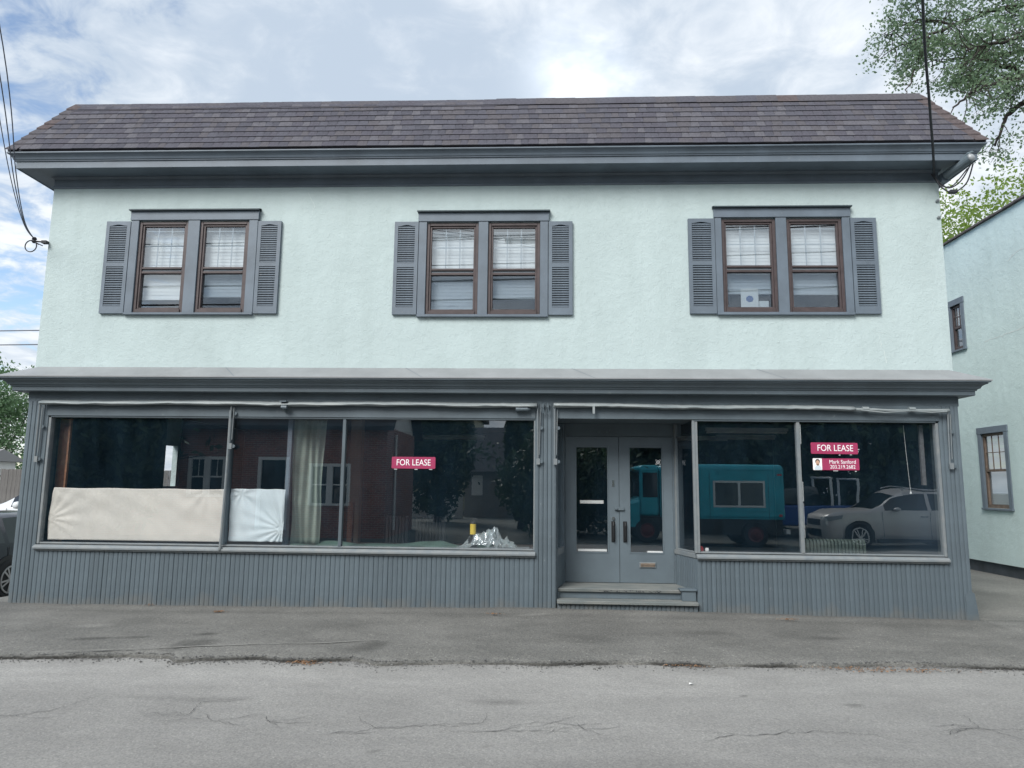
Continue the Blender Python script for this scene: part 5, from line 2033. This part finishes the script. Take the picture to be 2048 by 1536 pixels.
def smooth_interp(xs, ks, vs):
    """monotone-ish smooth interpolation of control values"""
    ks, vs = np.asarray(ks, float), np.asarray(vs, float)
    m = np.gradient(vs, ks)
    out = []
    for x in xs:
        i = min(max(np.searchsorted(ks, x) - 1, 0), len(ks) - 2)
        h = ks[i + 1] - ks[i]
        t_ = (x - ks[i]) / h
        d_ = (vs[i + 1] - vs[i]) / h
        m0, m1 = m[i], m[i + 1]
        if abs(d_) < 1e-9:
            m0 = m1 = 0
        else:
            m0 = np.clip(m0 / d_, 0, 2.2) * d_
            m1 = np.clip(m1 / d_, 0, 2.2) * d_
        out.append((2 * t_ ** 3 - 3 * t_ ** 2 + 1) * vs[i] + (t_ ** 3 - 2 * t_ ** 2 + t_) * h * m0 + (-2 * t_ ** 3 + 3 * t_ ** 2) * vs[i + 1] + (t_ ** 3 - t_ ** 2) * h * m1)
    return np.array(out)


def car(name, label, cat, loc, rz, paint, L=4.9, group=None, wr=.36, top=1.70, suv=True):
    """nose towards local -x, ground at z=0, centre line y=0"""
    t_ = thing(name, label, cat, loc, rz, group)
    kx = [0, .06, .25, .8, 1.35, 2.15, 2.7, 3.6, 4.3, 4.7, 4.86, 4.9]
    k = L / 4.9
    kx = [v * k for v in kx]
    s = top / 1.70
    ktop = [.80 * s, .92 * s, 1.02 * s, 1.08 * s, 1.14 * s, 1.60 * s, 1.69 * s, 1.69 * s, 1.62 * s, 1.42 * s, 1.15 * s, 1.0 * s]
    kbelt = [.74 * s, .84 * s, .93 * s, 1.0 * s, 1.05 * s, 1.08 * s, 1.09 * s, 1.11 * s, 1.13 * s, 1.12 * s, 1.05 * s, .95 * s]
    khw = [.62, .78, .88, .94, .96, .965, .965, .965, .95, .92, .87, .80]
    ktw = [.90, .90, .90, .90, .88, .76, .75, .75, .75, .76, .84, .9]
    kbot = [.38, .26, .24, .24, .24, .24, .24, .24, .24, .26, .32, .42]
    xs = np.linspace(0, L, 50)
    tp, bl, hw, tw, bt = (smooth_interp(xs, kx, q) for q in (ktop, kbelt, khw, ktw, kbot))
    rings = []
    for i in range(len(xs)):
        h, b_, z0, z1 = hw[i], bl[i], bt[i], tp[i]
        w2 = h * tw[i]
        half = [(0, z0), (h * .86, z0), (h * .965, z0 + .06), (h * .995, z0 + .22), (h, (z0 + b_) / 2 + .05), (h * .985, b_ - .05), (h * .965, b_), (h * .965 + (w2 - h * .965) * .9, b_ + (z1 - b_) * .88), (w2 * .92, z1 - .015), (w2 * .5, z1 + .012), (0, z1 + .02)]
        ring = [(xs[i], y_, z_) for y_, z_ in half] + [(xs[i], -y_, z_) for y_, z_ in half[-2:0:-1]]
        rings.append(ring)
    nr = len(rings[0])
    body, glass = MB(), MB()
    V = [p for r_ in rings for p in r_]
    bf, gf = [], []
    for i in range(len(xs) - 1):
        xm = (xs[i] + xs[i + 1]) / 2 / k
        for j in range(nr):
            f_ = (i * nr + j, i * nr + (j + 1) % nr, (i + 1) * nr + (j + 1) % nr, (i + 1) * nr + j)
            side = j in (6, nr - 8 + 0, nr - 7)
            jj = j if j < 10 else nr - 1 - j
            g_ = False
            if jj == 6 and 1.75 < xm < 4.45 and not (2.95 < xm < 3.03) and not (3.86 < xm < 3.98):
                g_ = True
            if jj in (8, 9) and 1.42 < xm < 2.1:
                g_ = True
            if jj in (7,) and 1.5 < xm < 2.0:
                g_ = False
            if jj in (8, 9) and 4.42 < xm < 4.8:
                g_ = True
            (gf if g_ else bf).append(f_)
    bf += [tuple(range(nr)), tuple(range((len(xs) - 1) * nr, len(xs) * nr))[::-1]]
    body.add(V, bf)
    glass.add(V, gf)

    def clean(o):
        bm = bmesh.new()
        bm.from_mesh(o.data)
        bmesh.ops.delete(bm, geom=[v for v in bm.verts if not v.link_faces], context="VERTS")
        bm.to_mesh(o.data)
        bm.free()
    o = body.build("body", paint, t_, smooth=True)
    clean(o)
    o = glass.build("window_glass", M_CARGL, t_, smooth=True)
    clean(o)
    # wheels and arches
    for wx in (.95 * k, 3.88 * k):
        for sy in (-1, 1):
            mb = MB()
            n = 22
            yy = sy * .967
            mb.add([(wx, yy, wr)] + [(wx + (wr + .075) * math.cos(math.pi * q / n - .0), yy, wr + (wr + .075) * math.sin(math.pi * q / n)) for q in range(n + 1)] + [(wx - wr - .075, yy, .24), (wx + wr + .075, yy, .24)],
                   [(0, q + 1, q + 2) for q in range(n)] + [(0, n + 1, n + 2), (0, n + 2, n + 3), (0, n + 3, 1)])
            mb.build("wheel_arch", M_BLACK, t_)
            mb = MB()
            y0 = sy * .985
            mb.lathe([(wr * .62, -.10), (wr * .9, -.11), (wr, -.08), (wr, .08), (wr * .9, .11), (wr * .66, .10)], (wx, sy * .90, wr), "y", 26)
            wl_ = mb.build("wheel", M_TYRE, t_, smooth=False)
            mb = MB()
            yo = sy * 1.005
            mb.lathe([(wr * .70, 0), (wr * .70, .02), (wr * .62, .02), (wr * .62, 0)], (wx, yo - .01, wr), "y", 24)
            for q in range(10):
                a_ = 2 * math.pi * (q + (.18 if q % 2 else -.18)) / 10
                c_, s_ = math.cos(a_), math.sin(a_)
                p_ = (-s_ * .016, c_ * .016)
                e0, e1 = .05, wr * .66
                mb.add([(wx + c_ * e0 + p_[0], yo + .01 * sy, wr + s_ * e0 + p_[1]), (wx + c_ * e0 - p_[0], yo + .01 * sy, wr + s_ * e0 - p_[1]),
                        (wx + c_ * e1 - p_[0], yo + .012 * sy, wr + s_ * e1 - p_[1]), (wx + c_ * e1 + p_[0], yo + .012 * sy, wr + s_ * e1 + p_[1])], [(0, 1, 2, 3)])
            mb.lathe([(.06, -.01), (.055, .016)], (wx, yo, wr), "y", 14)
            mb.build("rim", M_RIM, wl_)
    # lamps, grille, mirrors, handles, sill cladding, roof rails
    for sy in (-1, 1):
        mb = MB()
        mb.add([(.02 * k, sy * .56, .86 * s), (.10 * k, sy * .83, .88 * s), (.52 * k, sy * .960, .93 * s), (.48 * k, sy * .965, .85 * s), (.12 * k, sy * .86, .77 * s), (.0 * k, sy * .58, .77 * s)], [(0, 1, 4, 5), (1, 2, 3, 4)])
        o = mb.build("headlight", mat("lamp_lens", (.25, .27, .28), .08), t_)
        o.modifiers.new("solid", "SOLIDIFY").thickness = .05
        mb = MB()
        mb.box(4.72 * k, 4.83 * k, sy * .80 - .07, sy * .80 + .07, .85 * s, 1.05 * s)
        mb.build("tail_lamp", M_RED, t_)
        mb = MB()
        mb.lathe([(.03, -.09), (.085, -.07), (.095, 0), (.08, .08), (.02, .11)], (1.98 * k, sy * 1.06, 1.12 * s), "y", 12)
        mr = mb.build("mirror", paint, t_, smooth=True)
        for q in (2.55, 3.45):
            mb = MB()
            mb.box((q + .12) * k, (q + .34) * k, sy * .968 - .012, sy * .968 + .012, .955 * s, .98 * s)
            mb.build("door_handle", M_CHROME, t_, bevel=.004)
        mb = MB()
        for q in (1.62, 2.95, 3.93):
            mb.box(q * k, (q + .008) * k, sy * .9625 - .003, sy * .9625 + .003, .40, 1.04 * s)
        mb.build("door_gap", M_BLACK, t_)
        mb = MB()
        mb.box(1.45 * k, 3.4 * k, sy * .955 - .02, sy * .955 + .02, .235, .36)
        mb.build("sill_cladding", M_BLACK, t_)
        if suv:
            mb = MB()
            mb.tube([(2.3 * k, sy * .64, 1.67 * s), (2.6 * k, sy * .64, 1.755 * s), (4.0 * k, sy * .64, 1.74 * s), (4.4 * k, sy * .64, 1.62 * s)], .018, 6)
            mb.build("roof_rail", M_CHROME, t_)
    mb = MB()
    mb.box(-.012, .10, -.52, .52, .60 * s, .78 * s)
    mb.box(.0, .12, -.60, .60, .36 * s, .50 * s)
    mb.build("grille", M_BLACK, t_, bevel=.01)
    mb = MB()
    mb.box(-.02, .02, -.54, .54, .785 * s, .80 * s)
    mb.box(-.022, .02, -.50, .50, .68 * s, .70 * s)
    mb.build("chrome_strip", M_CHROME, t_)
    return t_


P_SILVER = mat("silver_car_paint", (.50, .485, .47), .3, metal=.4)
P_BLACK = mat("black_car_paint", (.014, .016, .022), .15)
P_WHITE = mat("white_car_paint", (.60, .62, .63), .25)
car("parked_car", "black car with alloy wheels parked in the yard left of the building", "car", (-10.48, 6.85, -.47), R(-90), P_BLACK, 4.8, None, .35, 1.50, False)
car("parked_car", "white car with roof rails parked behind the black one at left", "car", (-15.1, 9.0, -.13), R(0), P_WHITE, 4.8, None, .37, 1.72)
car("parked_suv", "silver SUV parked across the street, mirrored in the right shop window", "car", (8.55, -13.45, -.17), R(0), P_SILVER, 5.15, None, .38, 1.78)

# teal step van, mirrored in the door and right window
M_VANRIM = mat("dull_red_rim", (.11, .010, .013), .5)
TEAL = mat("teal_van_paint", (.015, .36, .45), .35, var=.12, vscale=2)
V_ = thing("step_van", "teal step van with red wheels, mirrored in the door and right shop window", "van", (2.55, -13.45, -.17))
mb = MB()
sec = []
for (x, zt, w_, zb) in ((0.0, 1.18, .80, .55), (.10, 1.28, .92, .50), (.60, 1.42, .98, .50), (.62, 1.45, 1.0, .50)):
    sec.append([(x, -w_, zb), (x, -w_, zt - .12), (x, -w_ * .85, zt), (x, w_ * .85, zt), (x, w_, zt - .12), (x, w_, zb)])
mb.grid(sec)
mb.add(sec[0], [tuple(range(6))])
mb.build("hood", TEAL, V_)
mb = MB()
poly = []
for cx, cz, a0 in ((.80, 2.30, 0), (-.80, 2.30, 90)):
    for q in range(6):
        a_ = R(a0 + 90 * q / 5)
        poly.append((cx + .20 * math.cos(a_), cz + .20 * math.sin(a_)))
poly += [(-1.0, .85), (1.0, .85)]
mb.prism(poly, 1.25, 4.82, "x")
mb.prism([(p[0] * .995, min(p[1], 2.499) if p[1] > 1 else .86) for p in poly], .62, 1.249, "x")
bd = mb.build("body", TEAL, V_, smooth=False)
bv = bd.modifiers.new("bevel", "BEVEL")
bv.width = .11
bv.segments = 4
bv.limit_method = "ANGLE"
bv.angle_limit = R(60)
mb = MB()
mb.box(.40, .66, -.96, .96, 2.32, 2.42)
mb.build("visor", TEAL, V_, bevel=.03)
mb = MB()
mb.box(.605, .6185, -.88, .88, 1.47, 2.28)
for sy in (-1, 1):
    mb.box(.72, 1.2, sy * 1.0 - .004, sy * 1.0 + .004, 1.45, 2.25)
mb.build("windshield", M_CARGL, V_)
for sy in (-1, 1):
    mb = MB()
    mb.box(2.66, 4.22, sy * 1.004 - .012, sy * 1.004 + .012, 1.20, 2.0)
    fr_ = mb.build("window_frame", M_RIM, V_)
    mb = MB()
    mb.box(2.72, 3.40, sy * 1.006 - .014, sy * 1.006 + .014, 1.26, 1.94)
    mb.box(3.48, 4.16, sy * 1.006 - .014, sy * 1.006 + .014, 1.26, 1.94)
    mb.build("pane", M_CARGL, fr_)
    mb = MB()
    mb.box(1.25, 4.8, sy * 1.0 - .015, sy * 1.0 + .015, 1.38, 1.41) if False else mb.box(1.25, 2.6, sy * 1.0 - .012, sy * 1.0 + .012, 1.38, 1.40)
    mb.build("rub_rail", TEAL, V_)
for sy in (-1, 1):
    mb = MB()
    for x in (1.252, 1.95, 2.55, 4.32):
        mb.box(x, x + .010, sy * 1.0 - .003, sy * 1.0 + .003, .87, 2.25)
    mb.build("panel_seam", M_BLACK, V_)
    mb = MB()
    mb.tube([(.64, sy * 1.0, 2.33), (4.8, sy * 1.0, 2.33)], .014, 6)
    mb.tube([(1.26, sy * 1.004, .865), (4.8, sy * 1.004, .865)], .016, 6)
    mb.tube([(1.26, sy * 1.004, 1.10), (4.8, sy * 1.004, 1.10)], .009, 6)
    mb.build("drip_rail", TEAL, V_)
    mb = MB()
    mb.box(4.60, 4.74, sy * 1.0 - .006, sy * 1.0 + .006, 2.16, 2.22)
    mb.box(4.62, 4.72, sy * 1.0 - .006, sy * 1.0 + .006, .93, 1.0)
    mb.build("marker_lamp", M_RED, V_)
    mb = MB()
    mb.tube([(.64, sy * 1.0, 1.9), (.42, sy * 1.22, 1.95), (.42, sy * 1.22, 1.6)], .012, 6)
    mb.box(.39, .43, sy * 1.22 - .09, sy * 1.22 + .09, 1.62, 1.92)
    mb.build("mirror", M_BLACK, V_)
    mb = MB()
    mb.lathe([(.10, 0), (.11, -.03), (.06, -.05)], (-.01, sy * .62, .86), "x", 14)
    mb.build("headlight", M_RIM, V_)
mb = MB()
for q in range(6):
    mb.box(-.03, -.005, -.42, .42, .66 + q * .07, .69 + q * .07)
mb.build("grille", M_RIM, V_)
mb = MB()
mb.box(.15, 4.75, -.90, .90, .38, .849)
mb.build("chassis", M_BLACK, V_)
mb = MB()
mb.box(-.14, .0, -.95, .95, .45, .62)
mb.box(4.83, 4.95, -.95, .95, .42, .55)
mb.build("bumper", M_WHITE, V_)
for wx in (.85, 3.90):
    for sy in (-1, 1):
        mb = MB()
        mb.lathe([(.22, -.12), (.36, -.12), (.40, -.08), (.40, .08), (.36, .12), (.24, .11)], (wx, sy * .88, .40), "y", 24)
        wh = mb.build("wheel", M_TYRE, V_)
        mb = MB()
        mb.lathe([(.235, -.02), (.235, .02), (.18, .0), (.10, .03), (.05, .05)], (wx, sy * 1.0, .40), "y", 20)
        mb.build("rim", M_VANRIM, wh)

# blue pickup with a white rack
BP = thing("pickup_truck", "blue pickup with a white roll frame, mirrored behind the silver SUV", "truck", (6.9, -17.6, -.17))
PB = mat("blue_pickup_paint", (.02, .08, .30), .3)
mb = MB()
mb.prism([(-.0, .45), (.0, 1.02), (.35, 1.12), (1.45, 1.18), (5.2, 1.18), (5.2, .45)], -.95, .95, "y")
mb.build("body", PB, BP, bevel=.05)
mb = MB()
mb.prism([(1.40, 1.181), (1.95, 1.78), (3.1, 1.80), (3.25, 1.181)], -.82, .82, "y")
mb.build("cab", M_CARGL, BP, bevel=.05)
mb = MB()
for y_ in (-.85, .85):
    mb.tube([(3.55, y_, 1.18), (3.55, y_, 2.15)], .05, 8)
mb.tube([(3.55, -.95, 2.15), (3.55, .95, 2.15)], .05, 8)
mb.tube([(4.5, -.85, 1.18), (4.5, -.85, 2.15), (4.5, .85, 2.15), (4.5, .85, 1.18)], .05, 8)
mb.build("rack", M_WHITE, BP)
for wx in (.95, 4.2):
    for sy in (-1, 1):
        mb = MB()
        mb.lathe([(.2, -.12), (.36, -.12), (.38, 0), (.36, .12), (.2, .10)], (wx, sy * .85, .38), "y", 20)
        mb.build("wheel", M_TYRE, BP)

# ------------------------------------------------------------------ opposite side of the street (seen mirrored in the glass)
M_BRICK = bpy.data.materials.new("red_brick")
M_BRICK.use_nodes = True
nt = M_BRICK.node_tree
bs = nt.nodes["Principled BSDF"]
tcn = nt.nodes.new("ShaderNodeTexCoord")
spx = nt.nodes.new("ShaderNodeSeparateXYZ")
nt.links.new(tcn.outputs["Object"], spx.inputs[0])
ad = nt.nodes.new("ShaderNodeMath")
nt.links.new(spx.outputs[0], ad.inputs[0])
nt.links.new(spx.outputs[1], ad.inputs[1])
cb = nt.nodes.new("ShaderNodeCombineXYZ")
nt.links.new(ad.outputs[0], cb.inputs[0])
nt.links.new(spx.outputs[2], cb.inputs[1])
br = nt.nodes.new("ShaderNodeTexBrick")
br.inputs["Scale"].default_value = 1.0
br.inputs["Brick Width"].default_value = .21
br.inputs["Row Height"].default_value = .072
br.inputs["Mortar Size"].default_value = .007
br.inputs["Color1"].default_value = (.33, .13, .10, 1)
br.inputs["Color2"].default_value = (.21, .085, .07, 1)
br.inputs["Mortar"].default_value = (.34, .31, .28, 1)
nt.links.new(cb.outputs[0], br.inputs["Vector"])
nt.links.new(br.outputs["Color"], bs.inputs["Base Color"])
bs.inputs["Roughness"].default_value = .85
BH = thing("brick_house", "red brick house with white paired windows, mirrored in the left shop window", "house", (0, 0, -.17))
bw = [(-11.95, -10.65, 1.30, 2.65), (-9.55, -8.5, .25, 2.65), (-7.8, -6.4, 1.05, 2.45)]
mb = MB()
holed_wall(mb, -19, -5.2, 0, 3.7, -14.2, -14.0, bw)
mb.box(-5.4, -5.2, -19, -14.2, 0, 3.7)
mb.box(-19, -18.8, -19, -14.2, 0, 3.7)
mb.box(-18.8, -5.4, -19, -18.8, 0, 3.7)
mb.build("wall", M_BRICK, BH)
mb = MB()
mb.prism([(-19, 3.701), (-14, 3.701), (-16.5, 6.4)], -5.45, -5.25, "x")
mb.build("gable", M_WHITE, BH)
mb = MB()
mb.add([(-19.3, -13.6, 3.55), (-4.9, -13.6, 3.55), (-4.9, -16.5, 6.5), (-19.3, -16.5, 6.5), (-4.9, -19.4, 3.55), (-19.3, -19.4, 3.55),
        (-19.3, -13.6, 3.69), (-4.9, -13.6, 3.69), (-4.9, -16.5, 6.64), (-19.3, -16.5, 6.64), (-4.9, -19.4, 3.69), (-19.3, -19.4, 3.69)],
       [(0, 1, 2, 3), (3, 2, 4, 5), (6, 7, 8, 9), (9, 8, 10, 11), (0, 1, 7, 6), (1, 2, 8, 7), (2, 4, 10, 8), (0, 6, 9, 3), (3, 9, 11, 5), (5, 4, 10, 11)])
mb.build("roof", mat("dark_roof", (.05, .05, .055), .9, var=.2), BH)
for (a, b, c, e) in bw:
    mb = MB()
    for x0, x1, z0, z1 in ((a, a + .11, c, e), (b - .11, b, c, e), (a + .11, b - .11, e - .1, e), (a + .11, b - .11, c, c + .08)):
        mb.box(x0, x1, -14.06, -13.96, z0, z1)
    if b - a > 1.2:
        mb.box((a + b) / 2 - .1, (a + b) / 2 + .1, -14.06, -13.96, c + .08, e - .1)
    wf = mb.build("window", M_WHITE, BH)
    mb = MB()
    mb.box(a + .1, b - .1, -14.12, -14.08, c + .05, e - .05)
    mb.build("pane", M_CARGL, wf)
    mb = MB()
    if b - a > 1.2:
        for q0, q1 in ((a + .11, (a + b) / 2 - .1), ((a + b) / 2 + .1, b - .11)):
            mm = (q0 + q1) / 2
            mb.box(mm - .012, mm + .012, -14.07, -14.04, (c + e) / 2, e - .1)
            mb.box(q0, q1, -14.075, -14.03, (c + e) / 2 - .03, (c + e) / 2 + .02)
        mb.build("muntin", M_WHITE, wf)
mb = MB()
mb.tube([(-5.15, -15.2, 3.5), (-5.15, -15.2, .2)], .045, 8)
mb.build("downpipe", M_WHITE, BH)

GH = thing("grey_garage", "low grey garage with a broad dark roof, mirrored behind the plastic sheet", "garage", (0, 0, -.17))
mb = MB()
mb.box(-4.3, 1.2, -36, -30, 0, 2.5)
mb.build("wall", mat("grey_siding", (.24, .23, .22), .8, var=.08), GH)
mb = MB()
mb.prism([(-29.6, 2.501), (-33, 5.2), (-36.4, 2.501)], -4.6, 1.4, "x")
mb.build("roof", mat("slate_roof", (.07, .07, .075), .9, var=.15), GH)
mb = MB()
mb.box(-3.9, -3.3, -29.99, -29.95, 1.2, 2.3)
mb.build("window", M_WHITE, GH)
YH = thing("siding_house", "pale yellow clapboard house beyond the white fence, mirrored by the lease sign", "house", (0, 0, -.17))
mb = MB()
mb.box(-14, -4.6, -46, -38, 0, 6.5)
mb.build("wall", mat("yellow_clapboard", (.42, .40, .26), .7, var=.05), YH)
mb = MB()
for i in range(60):
    z = .1 + i * .107
    mb.add([(-14, -37.97, z), (-4.6, -37.97, z), (-4.6, -37.995, z + .1), (-14, -37.995, z + .1)], [(0, 1, 2, 3)])
tag(mb.build("clapboards", mat("yellow_clapboard_strip", (.44, .42, .28), .7), YH), kind="stuff")
mb = MB()
mb.prism([(-37.5, 6.501), (-42, 9.5), (-46.5, 6.501)], -14.4, -4.2, "x")
mb.build("roof", mat("house_roof", (.06, .058, .06), .9, var=.15), YH)
WF = thing("white_fence", "white board fence across the street, mirrored below the lease sign", "fence", (0, -28.5, -.17))
m2 = MB()
m2.box(0, .29, -.015, .015, 0, 1.35)
wme = m2.data("plank", M_WHITE)
for i in range(14):
    link("plank", wme, WF, (-8.4 + i * .30, 0, 0))
mb = MB()
mb.box(-8.4, -4.2, .016, .05, .3, .4)
mb.box(-8.4, -4.2, .016, .05, 1.0, 1.1)
mb.build("rail", M_WHITE, WF)

tree("street_tree", "dark leafy tree mirrored behind the lease sign in the left window", (-5.0, -24.5, -.17), 7.0, 3.2, 31, 9000, .16, M_LEAF3, .2, .25, "trees across the street", levels=2, cscale=.8, kids=(10, 7), dense=.8, keep=lambda p: p.x < -3.9 and p.z < 6.4)
tree("street_tree", "narrow dark tree mirrored at the right end of the left window", (-.85, -20, -.17), 6.5, 1.3, 32, 8000, .16, M_LEAF3, .2, .1, "trees across the street", levels=2, cscale=.5, kids=(11, 6), dense=.9, keep=lambda p: abs(p.x + .85) < .8)
spots = [(-25, -22, 7.5), (-14.6, -12.6, 6.2), (-30, -17, 7), (4.5, -24, 7.5), (9.5, -23, 7), (14, -21, 7.5), (18.5, -20, 6.8), (23, -18, 7.5), (28, -20, 7)]
words = ["far left, behind the brick house", "left, standing before the brick house", "furthest left of the dark trees", "behind the teal van", "behind the blue pickup", "behind the silver SUV nose",
         "behind the silver SUV tail", "second from the right end of the dark trees", "right end of the dark trees"]
for i, (x, y, h) in enumerate(spots):
    tree("street_tree", "dark broad tree across the street, " + words[i], (x, y, -.17), h, 6.5 if i != 1 else 5, 40 + i, 18000, .17, M_LEAF3, .25, .12, "trees across the street", levels=2, cscale=1.6, kids=(12, 7), dense=.97, keep=lambda p: p.z < h * .9)
tree("added_hedge", "tall dark hedge added across the street left of the teal van to darken the door reflection", (.9, -15.6, -.17), 3.6, 4.6, 61, 12000, .12, M_LEAF3, .1, .1, None, levels=2, cscale=.8, kids=(12, 7), dense=.97, keep=lambda p: p.z < 3)  # made-up hedge, put here so the door glass mirrors something dark

# utility pole across the street with its wires
UP = thing("utility_pole", "wooden utility pole across the street carrying the wires", "pole", (-.1, -11.6, -.17))
mb = MB()
mb.tube([(0, 0, 0), (0, 0, 10.2)], [.16, .11], 12)
mb.build("shaft", M_BARK, UP)
mb = MB()
mb.box(-1.1, 1.1, -.05, .05, 9.3, 9.42)
mb.build("crossarm", M_BARK, UP)
mb = MB()
mb.lathe([(.22, 0), (.24, .1), (.24, .8), (.2, .86)], (.38, 0, 7.9), "z", 16)
mb.build("transformer", M_TRIM, UP)
for k, (z, y) in enumerate(((9.35, -11.5), (9.35, -11.7), (8.5, -11.6), (8.0, -11.6), (7.4, -11.6))):
    cable("street_wire", [(-45, y, z + .9), (-20, y, z - .2), (-.1 + (k - 2) * .3, y, z), (20, y, z + .9), (45, y, z + 2.6)], .018 if k < 3 else .03, M_CABLE,
          "black street wire strung from the utility pole, %s" % ("topmost front one", "topmost rear one", "third from the top", "fourth from the top", "lowest one")[k], "wire")
